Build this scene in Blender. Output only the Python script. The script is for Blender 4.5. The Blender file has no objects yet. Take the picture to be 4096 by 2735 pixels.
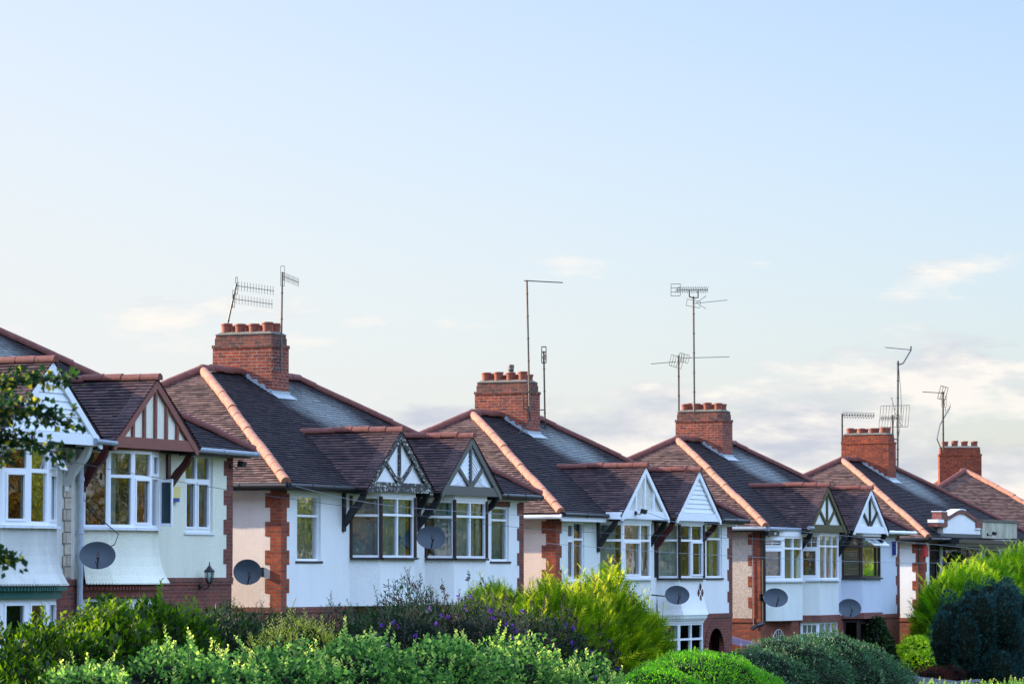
import bpy, bmesh, math, random
import numpy as np
from mathutils import Vector, Matrix
R=math.radians
random.seed(7); rng=np.random.default_rng(7)
SC=bpy.context.scene; COL=SC.collection

# ------------------------------------------------------------------ helpers
class MB:
    """collects faces with UVs in metres, builds ONE mesh object"""
    def __init__(s): s.v=[]; s.f=[]; s.uv=[]; s.at=[]; s.cur=0.0
    def face(s,pts,uv=None,uo=(0,0)):
        n=len(s.v); pts=[Vector(p) for p in pts]
        s.v+=pts; s.f.append(tuple(range(n,n+len(pts)))); s.at.append(s.cur)
        if uv is None:
            nn=Vector((0,0,0))
            for i in range(len(pts)): nn+=pts[i].cross(pts[(i+1)%len(pts)])
            ax=max(range(3),key=lambda i:abs(nn[i]))
            if ax==2: uv=[(p.x+uo[0],p.y+uo[1]) for p in pts]
            else:
                h=Vector((nn.y,-nn.x)) if (abs(nn.x)+abs(nn.y))>1e-12 else Vector((1,0))
                h.normalize()
                uv=[(p.x*h.x+p.y*h.y+uo[0],p.z+uo[1]) for p in pts]
        s.uv+=list(uv)
    def box(s,a,b,skip=()):
        x0,y0,z0=a; x1,y1,z1=b
        P=lambda i,j,k:((x0,x1)[i],(y0,y1)[j],(z0,z1)[k])
        F={'-x':[(0,1,0),(0,0,0),(0,0,1),(0,1,1)],'+x':[(1,0,0),(1,1,0),(1,1,1),(1,0,1)],
           '-y':[(0,0,0),(1,0,0),(1,0,1),(0,0,1)],'+y':[(1,1,0),(0,1,0),(0,1,1),(1,1,1)],
           '-z':[(0,1,0),(1,1,0),(1,0,0),(0,0,0)],'+z':[(0,0,1),(1,0,1),(1,1,1),(0,1,1)]}
        for k,q in F.items():
            if k not in skip: s.face([P(*c) for c in q])
    def obox(s,o,u,v,w):
        """box from corner o along three vectors"""
        o,u,v,w=map(Vector,(o,u,v,w))
        if u.cross(v).dot(w)<0: u,v=v,u
        c=[o,o+u,o+u+v,o+v]; d=[p+w for p in c]
        s.face([c[3],c[2],c[1],c[0]]); s.face(d)
        for i in range(4):
            j=(i+1)%4; s.face([c[i],c[j],d[j],d[i]])
    def bar(s,a,b,wd,ht,up=(0,0,1)):
        a,b=Vector(a),Vector(b); d=(b-a); up=Vector(up)
        sd=d.cross(up).normalized(); u2=sd.cross(d).normalized()
        s.obox(a-sd*wd/2-u2*ht/2,d,sd*wd,u2*ht)
    def tube(s,pts,r,n=6,cap=True):
        pts=[Vector(p) for p in pts]; rs=r if isinstance(r,(list,tuple)) else [r]*len(pts)
        rings=[]; prev=None
        for i,p in enumerate(pts):
            d=(pts[min(i+1,len(pts)-1)]-pts[max(i-1,0)]).normalized()
            ref=prev if prev is not None else (Vector((0,0,1)) if abs(d.z)<.9 else Vector((1,0,0)))
            a=d.cross(ref); 
            if a.length<1e-6: a=d.cross(Vector((.3,1,.2)))
            a.normalize(); b=a.cross(d).normalized(); prev=b
            rings.append([p+(a*math.cos(t)+b*math.sin(t))*rs[i] for t in [2*math.pi*k/n for k in range(n)]])
        for i in range(len(rings)-1):
            for k in range(n):
                j=(k+1)%n; s.face([rings[i][j],rings[i][k],rings[i+1][k],rings[i+1][j]])
        if cap: s.face(rings[0]); s.face(list(reversed(rings[-1])))
    def lathe(s,o,prof,n=16,axis=(0,0,1)):
        o=Vector(o); ax=Vector(axis).normalized(); a=ax.orthogonal().normalized(); b=ax.cross(a)
        rg=[[o+ax*h+(a*math.cos(2*math.pi*k/n)+b*math.sin(2*math.pi*k/n))*r for k in range(n)] for r,h in prof]
        for i in range(len(rg)-1):
            for k in range(n):
                j=(k+1)%n; s.face([rg[i][k],rg[i][j],rg[i+1][j],rg[i+1][k]])
    def prism(s,poly,vec):
        """planar polygon (3D points) extruded by vec"""
        p=[Vector(q) for q in poly]; v=Vector(vec); q=[a+v for a in p]
        nn=Vector((0,0,0))
        for i in range(len(p)): nn+=p[i].cross(p[(i+1)%len(p)])
        if nn.dot(v)>0: p.reverse(); q.reverse()
        s.face(p); s.face(list(reversed(q)))
        for i in range(len(p)):
            j=(i+1)%len(p); s.face([p[j],p[i],q[i],q[j]])
    def build(s,name,mat,parent=None,smooth=False,loc=None,attr=None):
        me=bpy.data.meshes.new(name); me.from_pydata([tuple(v) for v in s.v],[],s.f)
        ul=me.uv_layers.new(name='UVMap'); ul.data.foreach_set('uv',np.array(s.uv,dtype=np.float32).ravel())
        if attr:
            at=me.attributes.new(attr,'FLOAT','FACE'); at.data.foreach_set('value',np.array(s.at,dtype=np.float32))
        if smooth:
            bm=bmesh.new(); bm.from_mesh(me); bmesh.ops.remove_doubles(bm,verts=bm.verts,dist=1e-5)
            for f in bm.faces: f.smooth=True
            for e in bm.edges:
                if len(e.link_faces)==2 and e.calc_face_angle(0)>R(40): e.smooth=False
            bm.to_mesh(me); bm.free()
        if mat: me.materials.append(mat)
        o=bpy.data.objects.new(name,me); COL.objects.link(o)
        if parent: o.parent=parent
        if loc: o.location=loc
        return o
def empty(name,loc,rz=0):
    o=bpy.data.objects.new(name,None); o.empty_display_size=.3; COL.objects.link(o); o.location=loc; o.rotation_euler=(0,0,rz); return o
def tag(o,label=None,cat=None,group=None,kind=None):
    if label: o['label']=label
    if cat: o['category']=cat
    if group: o['group']=group
    if kind: o['kind']=kind
    return o

# ------------------------------------------------------------------ materials
def M_(name):
    m=bpy.data.materials.new(name); m.use_nodes=True; nt=m.node_tree; b=nt.nodes['Principled BSDF']; return m,nt,b
def nd(nt,t,**k):
    n=nt.nodes.new(t)
    for a,v in k.items():
        if a.startswith('i_'): n.inputs[int(a[2:])].default_value=v
        else: setattr(n,a,v)
    return n
def lk(nt,a,b): nt.links.new(a,b)
def uvn(nt,obj=False,scale=None):
    t=nd(nt,'ShaderNodeTexCoord'); o=t.outputs['Object' if obj else 'UV']
    if scale:
        mp=nd(nt,'ShaderNodeMapping'); mp.inputs['Scale'].default_value=scale; lk(nt,o,mp.inputs[0]); return mp.outputs[0]
    return o
def noise(nt,vec,scale,detail=4,rough=.6):
    n=nd(nt,'ShaderNodeTexNoise'); n.inputs['Scale'].default_value=scale; n.inputs['Detail'].default_value=detail; n.inputs['Roughness'].default_value=rough
    lk(nt,vec,n.inputs['Vector']); return n.outputs['Fac']
def ramp(nt,fac,stops):
    r=nd(nt,'ShaderNodeValToRGB'); e=r.color_ramp.elements
    while len(e)<len(stops): e.new(.5)
    for i,(p,c) in enumerate(stops): e[i].position=p; e[i].color=(c[0],c[1],c[2],1) if len(c)>=3 else (c[0],)*3+(1,)
    lk(nt,fac,r.inputs[0]); return r.outputs[0]
def mix(nt,f,a,b,mode='MIX'):
    m=nd(nt,'ShaderNodeMix',data_type='RGBA',blend_type=mode)
    for sock,val in ((0,f),(6,a),(7,b)):
        if hasattr(val,'links') or hasattr(val,'is_linked'): lk(nt,val,m.inputs[sock])
        else: m.inputs[sock].default_value=val if sock==0 else (*val[:3],1)
    return m.outputs[2]
def bump(nt,b,h,strength=.5,dist=.02,prev=None):
    n=nd(nt,'ShaderNodeBump'); n.inputs['Strength'].default_value=strength; n.inputs['Distance'].default_value=dist
    lk(nt,h,n.inputs['Height'])
    if prev: lk(nt,prev,n.inputs['Normal'])
    lk(nt,n.outputs[0],b.inputs['Normal']); return n.outputs[0]
def g3(v): return (v,v,v)

def render_mat(name,c,stain=(.45,.42,.36),amt=.35,coarse=32,bs=.9,peb=None):
    m,nt,b=M_(name); uv=uvn(nt)
    o=uvn(nt,True,(1,1,.35))
    f=noise(nt,o,1.3,6,.65)
    s=ramp(nt,f,[(.42,g3(0)),(.78,g3(amt))])
    col=mix(nt,s,c,stain)
    stk=noise(nt,uvn(nt,True,(2.6,2.6,.8)),1.8,7,.75); col=mix(nt,ramp(nt,stk,[(.52,g3(0)),(.80,g3(min(.6,amt)))]),col,[q*.8 for q in stain])
    fine=noise(nt,uvn(nt,True),coarse,4,.7)
    if peb:
        v=nd(nt,'ShaderNodeTexVoronoi'); v.inputs['Scale'].default_value=45; lk(nt,uvn(nt,True),v.inputs[0])
        col=mix(nt,ramp(nt,v.outputs['Color'],[(.2,g3(0)),(.8,g3(.9))]),col,peb)
    else: col=mix(nt,ramp(nt,fine,[(.3,g3(.22)),(.6,g3(0))]),col,[x*.6 for x in c])
    lk(nt,col,b.inputs['Base Color']); b.inputs['Roughness'].default_value=.92; b.inputs['Specular IOR Level'].default_value=.15
    bump(nt,b,fine,bs,.02); return m
def brick_mat(name,c1,c2,mortar,soot=0.0,dirt=(.06,.05,.05),w=.225,h=.075,msz=.007,light=None):
    m,nt,b=M_(name); uv=uvn(nt)
    br=nd(nt,'ShaderNodeTexBrick'); lk(nt,uv,br.inputs[0]); br.offset=.5
    for k,v in (('Color1',(*c1,1)),('Color2',(*c2,1)),('Mortar',(*mortar,1)),('Scale',1.0),('Mortar Size',msz),('Mortar Smooth',.15),('Bias',-.1),('Brick Width',w),('Row Height',h)):
        br.inputs[k].default_value=v
    n=noise(nt,uv,9,5); n2=noise(nt,uv,1.7,5)
    col=mix(nt,ramp(nt,n,[(.35,g3(.55)),(.62,g3(0))]),br.outputs['Color'],dirt,'MIX')
    if soot: col=mix(nt,ramp(nt,n2,[(.5,g3(0)),(.72,g3(soot))]),col,dirt)
    lk(nt,col,b.inputs['Base Color']); b.inputs['Roughness'].default_value=.9; b.inputs['Specular IOR Level'].default_value=.2
    inv=nd(nt,'ShaderNodeMath',operation='SUBTRACT'); inv.inputs[0].default_value=1; lk(nt,br.outputs['Fac'],inv.inputs[1])
    p=bump(nt,b,inv.outputs[0],.9,.012); bump(nt,b,noise(nt,uv,60,3),.4,.006,p); return m
def tile_mat(name,cols,lichen=.25,wash=None,rough=.75):
    m,nt,b=M_(name); uv=uvn(nt)
    br=nd(nt,'ShaderNodeTexBrick'); lk(nt,uv,br.inputs[0]); br.offset=.5
    for k,v in (('Color1',(0,0,0,1)),('Color2',(1,1,1,1)),('Mortar',(.1,.1,.1,1)),('Scale',1.0),('Mortar Size',.0035),('Mortar Smooth',0),('Brick Width',.165),('Row Height',.1)): br.inputs[k].default_value=v
    n=noise(nt,uv,.9,5)
    mm=nd(nt,'ShaderNodeMath',operation='MULTIPLY_ADD'); lk(nt,n,mm.inputs[0]); mm.inputs[1].default_value=.9; 
    lk(nt,br.outputs['Color'],mm.inputs[2]); 
    m2=nd(nt,'ShaderNodeMath',operation='MULTIPLY'); lk(nt,mm.outputs[0],m2.inputs[0]); m2.inputs[1].default_value=.53
    col=ramp(nt,m2.outputs[0],[(.1+.8*i/(len(cols)-1),c) for i,c in enumerate(cols)])
    sp=noise(nt,uv,14,6,.75)
    col=mix(nt,ramp(nt,sp,[(.60,g3(0)),(.70,g3(lichen))]),col,(.38,.38,.34))
    if wash:   # pale lichen and lead-wash streaks running down below the chimney
        oc=nd(nt,'ShaderNodeTexCoord'); mp=nd(nt,'ShaderNodeMapping'); mp.vector_type='TEXTURE'
        mp.inputs['Location'].default_value=wash[0]; mp.inputs['Scale'].default_value=wash[1]; lk(nt,oc.outputs['Object'],mp.inputs[0])
        gr=nd(nt,'ShaderNodeTexGradient',gradient_type='SPHERICAL'); lk(nt,mp.outputs[0],gr.inputs[0])
        st=noise(nt,uvn(nt,False,(7,1.6,1)),1,6,.7)
        mu=nd(nt,'ShaderNodeMath',operation='MULTIPLY'); lk(nt,gr.outputs['Fac'],mu.inputs[0]); lk(nt,st,mu.inputs[1])
        col=mix(nt,ramp(nt,mu.outputs[0],[(.13,g3(0)),(.36,g3(.8))]),col,(.24,.26,.26))
    lk(nt,col,b.inputs['Base Color']); b.inputs['Roughness'].default_value=rough; b.inputs['Specular IOR Level'].default_value=.14
    p=bump(nt,b,br.outputs['Color'],.35,.01); bump(nt,b,noise(nt,uv,40,4),.35,.006,p); return m
def plain(name,c,rough=.5,var=.25,bs=.15,chip=None,spec=.4,metal=0,sc=12):
    m,nt,b=M_(name); o=uvn(nt,True)
    n=noise(nt,o,sc,5)
    col=mix(nt,ramp(nt,n,[(.35,g3(var)),(.65,g3(0))]),c,[x*.55 for x in c])
    if chip:
        n2=noise(nt,uvn(nt,True,(1,1,2.2)),10,7,.75); col=mix(nt,ramp(nt,n2,[(chip[1],g3(0)),(chip[1]+.03,g3(1))]),col,chip[0])
    lk(nt,col,b.inputs['Base Color']); b.inputs['Roughness'].default_value=rough; b.inputs['Metallic'].default_value=metal; b.inputs['Specular IOR Level'].default_value=spec
    if bs: bump(nt,b,n,bs,.01)
    return m
def glass_mat(name,fac=.3,tint=(.62,.72,.74)):
    m,nt,b=M_(name); nt.nodes.remove(b); out=nt.nodes['Material Output']
    tr=nd(nt,'ShaderNodeBsdfTransparent'); tr.inputs[0].default_value=(*tint,1)
    gl=nd(nt,'ShaderNodeBsdfGlossy'); gl.inputs['Roughness'].default_value=.015; gl.inputs['Color'].default_value=(.93,.96,1,1)
    wv=noise(nt,uvn(nt,True),1.6,2); bp=nd(nt,'ShaderNodeBump'); bp.inputs['Strength'].default_value=.10; bp.inputs['Distance'].default_value=.04; lk(nt,wv,bp.inputs['Height']); lk(nt,bp.outputs[0],gl.inputs['Normal'])
    fr=nd(nt,'ShaderNodeFresnel'); fr.inputs[0].default_value=1.5
    ad=nd(nt,'ShaderNodeMath',operation='MULTIPLY_ADD',use_clamp=True); lk(nt,fr.outputs[0],ad.inputs[0]); ad.inputs[1].default_value=1.8; ad.inputs[2].default_value=fac
    mx=nd(nt,'ShaderNodeMixShader'); lk(nt,ad.outputs[0],mx.inputs[0]); lk(nt,tr.outputs[0],mx.inputs[1]); lk(nt,gl.outputs[0],mx.inputs[2]); lk(nt,mx.outputs[0],out.inputs[0]); return m
def leaf_mat(name,stops,trans=.35,rough=.6,spec=.12):
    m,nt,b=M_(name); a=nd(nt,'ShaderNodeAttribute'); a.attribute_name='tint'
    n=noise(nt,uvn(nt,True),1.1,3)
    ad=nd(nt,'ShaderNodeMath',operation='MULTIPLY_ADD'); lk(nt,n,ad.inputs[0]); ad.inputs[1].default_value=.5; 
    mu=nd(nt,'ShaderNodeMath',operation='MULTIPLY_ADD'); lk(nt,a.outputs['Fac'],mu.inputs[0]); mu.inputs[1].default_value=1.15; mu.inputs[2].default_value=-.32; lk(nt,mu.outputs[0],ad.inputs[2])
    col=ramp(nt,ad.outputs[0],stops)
    lk(nt,col,b.inputs['Base Color']); b.inputs['Roughness'].default_value=rough; b.inputs['Specular IOR Level'].default_value=spec
    tl=nd(nt,'ShaderNodeBsdfTranslucent'); hs=nd(nt,'ShaderNodeHueSaturation'); hs.inputs['Value'].default_value=3.0; hs.inputs['Saturation'].default_value=1.1; hs.inputs['Hue'].default_value=.485; lk(nt,col,hs.inputs['Color']); lk(nt,hs.outputs[0],tl.inputs[0])
    mx=nd(nt,'ShaderNodeMixShader'); mx.inputs[0].default_value=trans; lk(nt,b.outputs[0],mx.inputs[1]); lk(nt,tl.outputs[0],mx.inputs[2]); lk(nt,mx.outputs[0],nt.nodes['Material Output'].inputs[0]); return m

MAT=dict(
 white_render=render_mat('white_roughcast',(.84,.84,.84),(.5,.5,.48),.18),
 grey_render=render_mat('weathered_render',(.64,.64,.60),(.33,.33,.31),.55),
 cream_render=render_mat('cream_roughcast',(.80,.79,.66),(.55,.52,.38),.3),
 blue_render=render_mat('cool_white_render',(.62,.67,.76),(.45,.5,.58),.3),
 soft_render=render_mat('soft_white_render',(.76,.79,.76),(.5,.52,.48),.25),
 lit_warm_render=render_mat('lit_cream_render',(.76,.66,.60),(.45,.38,.3),.35,bs=1),  # warm sunlight on the side walls is put into this render colour
 lit_buff_render=render_mat('lit_buff_render',(.78,.62,.53),(.5,.4,.32),.25),  # same warm side light tinted into another house's render
 pebble=render_mat('pebbledash',(.42,.34,.28),(.25,.2,.17),.4,peb=(.62,.55,.48)),
 pale_pebble=render_mat('pale_pebbledash',(.55,.54,.48),(.35,.34,.3),.3,peb=(.7,.7,.65)),
 parapet=render_mat('stained_concrete',(.50,.49,.38),(.12,.12,.10),.9,coarse=20),
 quoin=brick_mat('red_quoin_brick',(.40,.075,.028),(.22,.038,.018),(.20,.14,.10)),
 brick=brick_mat('red_house_brick',(.26,.062,.042),(.15,.038,.03),(.22,.15,.12),.4),
 lowbrick=brick_mat('orange_house_brick',(.36,.09,.04),(.22,.055,.035),(.16,.1,.08),.35),
 chim=brick_mat('chimney_brick',(.34,.066,.03),(.16,.034,.022),(.34,.28,.24),.7,(.03,.026,.026)),
 cap=brick_mat('sooty_cap_brick',(.24,.065,.04),(.09,.045,.035),(.20,.18,.16),.8,(.03,.03,.03)),
 chim2=brick_mat('clean_chimney_brick',(.38,.085,.036),(.24,.048,.026),(.12,.06,.045),.4,(.04,.03,.03)),
 soldier=brick_mat('soldier_brick',(.30,.08,.06),(.2,.06,.05),(.22,.16,.13),.4,w=.075,h=.24),
 stone=brick_mat('buff_stone',(.52,.44,.36),(.42,.36,.30),(.2,.17,.14),.2,(.25,.2,.16),w=.4,h=.215,msz=.012),
 tile_side=tile_mat('lit_brown_tiles',[(.038,.025,.023),(.078,.047,.040),(.165,.098,.08),(.028,.022,.024)],.4),  # sunlit tone of the hip slopes put into the tile colour
 tile_dorm=tile_mat('shaded_plum_tiles',[(.016,.012,.016),(.036,.023,.027),(.078,.044,.044),(.013,.011,.017)],.3),  # same tiles for the gables, with their shade put into the colour
 tile_front=tile_mat('shaded_blue_tiles',[(.009,.009,.014),(.018,.015,.020),(.040,.026,.028),(.012,.012,.018)],.35,((7.4,2.7,1.85),(2.5,2.4,1.7))),  # front slopes: navy of sky-lit shade painted into the tiles, plus real lichen
 ridge=plain('dull_red_ridge',(.15,.045,.035),.7,.7,.3,((.42,.40,.36),.66),.3,sc=9),
 hip=plain('lit_clay_hip_tile',(.42,.175,.11),.75,.65,.35,((.13,.08,.06),.58),.35,sc=5),  # front-left hip only; its peach sunlight is put into the clay colour
 pot=plain('terracotta_pot',(.24,.06,.035),.6,.5,.2),
 flaunch=plain('mortar_flaunching',(.13,.12,.10),.95,.6,.5,((.10,.10,.06),.6)),
 lead=plain('lead_flashing',(.34,.38,.42),.45,.35,.3),
 upvc=plain('white_upvc',(.80,.82,.86),.3,.08,0,spec=.5,sc=3),
 sill=plain('white_sill',(.74,.77,.82),.35,.25,0),
 dark_sill=plain('black_sill',(.02,.02,.025),.5,.3,.1),
 darkwood=plain('dark_brown_frame',(.035,.018,.016),.4,.3,.1),
 blackpaint=plain('flaking_black_paint',(.020,.020,.024),.55,.3,.3,((.55,.54,.52),.66)),
 weather=plain('weathered_black_beam',(.028,.028,.030),.6,.3,.4,((.55,.54,.5),.56)),
 black=plain('black_plastic',(.012,.012,.015),.4,.2,0),
 greypaint=plain('dark_grey_upvc',(.075,.080,.080),.4,.15,0),
 olive=plain('olive_brown_timber',(.075,.062,.018),.6,.5,.3),
 redbrown=plain('red_brown_timber',(.22,.068,.052),.5,.5,.3,((.4,.3,.27),.69)),
 maroon=plain('maroon_timber',(.07,.012,.013),.4,.3,.2),
 whitepaint=plain('white_painted_timber',(.78,.81,.86),.5,.15,.15,((.16,.16,.16),.74)),
 gutter_grey=plain('grey_gutter',(.24,.28,.33),.4,.4,0),
 pipe=plain('grey_downpipe',(.42,.47,.55),.45,.4,.1,((.5,.36,.28),.72)),
 dish=plain('grey_dish',(.045,.062,.085),.5,.2,0),
 metal=plain('weathered_steel',(.14,.12,.11),.4,.5,0,metal=.7),
 darkmetal=plain('dark_antenna_metal',(.045,.040,.036),.45,.4,0),
 gold=plain('sunlit_brass_metal',(.55,.42,.25),.4,.3,0),
 curtain=plain('pale_curtain',(.62,.68,.64),.9,.3,.1,spec=.1,sc=3),
 teal=plain('teal_net_curtain',(.28,.46,.54),.9,.5,0,spec=.1,sc=2.2),
 darkpane=plain('dark_reflecting_pane',(.035,.07,.09),.12,.5,0,spec=.6,sc=4),
 blue_blind=plain('blue_blind',(.10,.16,.38),.8,.3,0),
 room=plain('room_plaster',(.16,.15,.14),.9,.1,0),
 yellow=plain('alarm_cream',(.72,.58,.22),.4,.1,0), navy=plain('navy_plastic',(.03,.05,.25),.4,.1,0), redp=plain('red_alarm',(.55,.03,.04),.4,.1,0),
 green=plain('green_trim',(.03,.12,.10),.5,.3,.1), corr=plain('violet_corrugated_sheet',(.17,.13,.21),.35,.4,.1),
 glass=glass_mat('window_glass',.11), glass2=glass_mat('bright_window_glass',.38),
 asphalt=plain('asphalt',(.05,.05,.052),.9,.4,.4,sc=30), paving=plain('paving',(.30,.29,.27),.9,.3,.3,sc=8), kerb=plain('kerb_stone',(.36,.35,.33),.85,.3,.2),
 apron=plain('stained_lead_apron',(.10,.105,.10),.6,.6,.4,((.5,.52,.55),.7)),
 grass=plain('lawn_green',(.05,.09,.025),.95,.5,.5,sc=6), fence=plain('grey_fence_timber',(.14,.16,.19),.8,.5,.3), bark=plain('bark',(.09,.06,.045),.9,.5,.6,sc=14), wire=plain('black_wire',(.02,.02,.024),.5,.1,0),
 palewire=plain('grey_wire',(.22,.24,.28),.5,.1,0),
)

# ------------------------------------------------------------------ house kit
H0=5.15; W0=12.6; PIT=2.68
def wall_holes(mb,x0,x1,z0,z1,holes,y=0.,t=.12,axis='x'):
    xs=sorted({x0,x1,*[h[0] for h in holes],*[h[1] for h in holes]}); xs=[x for x in xs if x0<=x<=x1]
    zs=sorted({z0,z1,*[h[2] for h in holes],*[h[3] for h in holes]}); zs=[z for z in zs if z0<=z<=z1]
    for i in range(len(xs)-1):
        for j in range(len(zs)-1):
            cx,cz=(xs[i]+xs[i+1])/2,(zs[j]+zs[j+1])/2
            if any(h[0]<cx<h[1] and h[2]<cz<h[3] for h in holes): continue
            mb.face([(xs[i],y,zs[j]),(xs[i+1],y,zs[j]),(xs[i+1],y,zs[j+1]),(xs[i],y,zs[j+1])])
    for h in holes:
        a,b,c,d=max(h[0],x0),min(h[1],x1),max(h[2],z0),min(h[3],z1)
        mb.face([(a,y,c),(a,y,d),(a,y+t,d),(a,y+t,c)]); mb.face([(b,y,d),(b,y,c),(b,y+t,c),(b,y+t,d)])
        mb.face([(a,y,d),(b,y,d),(b,y+t,d),(a,y+t,d)]); mb.face([(b,y,c),(a,y,c),(a,y+t,c),(b,y+t,c)])

def tiles(mb,O,U,V,vmax,left,right,g=.1,seg=.33,th=.029,lap=.012,amp=.004):
    """sawtooth courses of tiles on the plane O+u*U+v*V"""
    O,U,V=Vector(O),Vector(U).normalized(),Vector(V).normalized(); N=U.cross(V).normalized()
    n=int(math.ceil(vmax/g)); rs=random.Random(int(vmax*1000)+int(O.x*10))
    for i in range(n):
        v0=i*g; v1=min((i+1)*g+lap,vmax)
        l0,r0,l1,r1=left(v0),right(v0),left(min(v1,vmax)),right(min(v1,vmax))
        if r0-l0<.02: continue
        a=math.floor(min(l0,l1)/seg)*seg+(seg/2 if i%2 else 0)-seg
        wave=lambda u:(math.sin(u*1.3+i*.21)+math.sin(u*.47+i*.11+2))*.009
        while a<max(r0,r1):
            b=a+seg; j=rs.uniform(-amp,amp)
            ua,ub=max(a,l0),min(b,r0); va,vb=max(a,l1),min(b,r1)
            if ub>ua or vb>va:
                if ub<ua: ub=ua=min(max(a,l0),r0) if b>l0 else max(min(b,r0),l0)
                if vb<va: vb=va=min(max(a,l1),r1) if b>l1 else max(min(b,r1),l1)
                dv=rs.uniform(-.007,.007)-(rs.random()<.012)*.03
                p=[O+U*ua+V*(v0+dv)+N*(th+j+wave(ua)),O+U*ub+V*(v0+dv)+N*(th+j+wave(ub)),O+U*vb+V*v1+N*(.004+wave(vb)),O+U*va+V*v1+N*(.004+wave(va))]
                q=[(ua,v0),(ub,v0),(vb,v0+g),(va,v0+g)]
                mb.face(p,q)
                mb.face([O+U*ua+V*(v0+dv)-N*.01,O+U*ub+V*(v0+dv)-N*.01,p[1],p[0]],[(ua,v0),(ub,v0),(ub,v0+.01),(ua,v0+.01)])
            a=b
def hiptiles(mb,a,b,r=.12,L=.42,over=.05,seed=1):
    """half round ridge or hip tiles laid end to end from a (low) to b (high)"""
    a,b=Vector(a),Vector(b); d=(b-a); D=d.length; d.normalize(); sd=d.cross(Vector((0,0,1))).normalized(); up=sd.cross(d)
    n=max(1,round(D/L)); l=D/n; rs=random.Random(seed)
    for i in range(n):
        p0=a+d*(i*l-.02); p1=a+d*((i+1)*l+.03); j=rs.uniform(-.012,.012)+.012*math.sin(i*.7)
        for e,(pa,pb,ra,rb) in enumerate([(p0,p1,r*1.04,r*.97)]):
            R0=[pa+(sd*math.cos(t)+up*math.sin(t))*ra+up*j for t in [math.pi*(k/10.)*1.16-math.pi*.08 for k in range(11)]]
            R1=[pb+(sd*math.cos(t)+up*math.sin(t))*rb+up*j for t in [math.pi*(k/10.)*1.16-math.pi*.08 for k in range(11)]]
            for k in range(10): mb.face([R0[k+1],R0[k],R1[k],R1[k+1]])
            mb.face(R0)
def window(par,p0,p1,z0,z1,cols=(),trans=None,fm='upvc',fw=.055,pane='glass',curt=None,sill='sill',inset=.0,sash=(),dep=.07,bars=None,label=None,sext=.05):
    """glazed unit on the vertical plane p0->p1 (left to right seen from outside)"""
    p0,p1=Vector((*p0,0)),Vector((*p1,0)); u=(p1-p0); Wd=u.length; u.normalize(); n=Vector((u.y,-u.x,0)); Z=Vector((0,0,1))
    O=p0-n*inset
    fb=MB()
    def B(a,b,c,d,dp=dep,off=0.): fb.obox(O+u*a+Z*c-n*(dp-off),u*(b-a),Z*(d-c),n*dp)
    B(0,Wd,z0,z0+fw); B(0,Wd,z1-fw,z1); B(0,fw,z0+fw,z1-fw); B(Wd-fw,Wd,z0+fw,z1-fw)
    xs=[fw]+[c*Wd for c in cols]+[Wd-fw]
    tr=trans if isinstance(trans,(list,tuple)) else [trans]*(len(xs)-1)
    for c in cols: B(c*Wd-fw*.5,c*Wd+fw*.5,z0+fw,z1-fw,dep-.004)
    for i,t in enumerate(tr):
        a=xs[i]+(fw*.5 if i else 0); b=xs[i+1]-(fw*.5 if i<len(xs)-2 else 0)
        cells=[(z0+fw,z1-fw)]
        if t is not None:
            B(a,b,t-fw*.5,t+fw*.5,dep-.008); cells=[(z0+fw,t-fw*.5),(t+fw*.5,z1-fw)]
        for k,(c,d) in enumerate(cells):
            if (i,k) in sash:          # an opening light has its own thicker inner frame
                s=.045
                for q in ((a,b,c,c+s),(a,b,d-s,d),(a,a+s,c+s,d-s),(b-s,b,c+s,d-s)): B(*q,dep-.02,.018)
            if bars and (i,k) in bars:
                nb,nh=bars[(i,k)]
                for q in range(1,nb): x=a+(b-a)*q/nb; B(x-.012,x+.012,c,d,.02,-.02)
                for q in range(1,nh): x=c+(d-c)*q/nh; B(a,b,x-.009,x+.009,.018,-.021)
    f=fb.build('window',MAT[fm],par)
    if label: f['label']=label
    pb=MB(); q=O-n*.04; pb.face([q+u*.02+Z*(z0+.02),q+u*(Wd-.02)+Z*(z0+.02),q+u*(Wd-.02)+Z*(z1-.02),q+u*.02+Z*(z1-.02)])
    pb.build('pane',MAT[pane],f)
    if curt:
        for (a,b,kind) in curt:
            cb=MB(); q=O-n*.16; N=max(4,int((b-a)*Wd/.02))
            if kind=='blind' :
                m=int((z1-z0)/.05)
                for k in range(m):
                    z=z0+.03+k*.05; cb.obox(q+u*a*Wd+Z*z,u*(b-a)*Wd,n*.02,Z*.027)
                cb.build('blind',MAT['curtain'],f)
            elif kind=='t':
                cb.face([q+u*a*Wd+Z*(z0+.03),q+u*b*Wd+Z*(z0+.03),q+u*b*Wd+Z*(z1-.02),q+u*a*Wd+Z*(z1-.02)]); cb.build('net_curtain',MAT['teal'],f)
            elif kind=='roller':
                m=6
                for k in range(m):
                    z=z1-.05-(k+1)*(z1-z0-.2)/m; cb.obox(q+u*a*Wd+Z*(z+.02),u*(b-a)*Wd,n*.012,Z*((z1-z0-.2)/m-.035))
                cb.build('blind',MAT['blue_blind'],f)
            else:
                A=random.Random(int(a*99+b*7)+int(p0.x*31)); ph=[A.uniform(0,6) for _ in range(3)]
                off=lambda t:n*(.022*math.sin(t*26+ph[0])+.012*math.sin(t*61+ph[1])+.01*math.sin(t*11+ph[2]))
                pr=None
                for k in range(N+1):
                    t=(a+(b-a)*k/N)*Wd; c=q+u*t+off(t)
                    if pr: cb.face([pr+Z*(z0+.03),c+Z*(z0+.03),c+Z*(z1-.02),pr+Z*(z1-.02)])
                    pr=c
                cb.build('curtain',MAT['curtain'],f,smooth=True)
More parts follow.
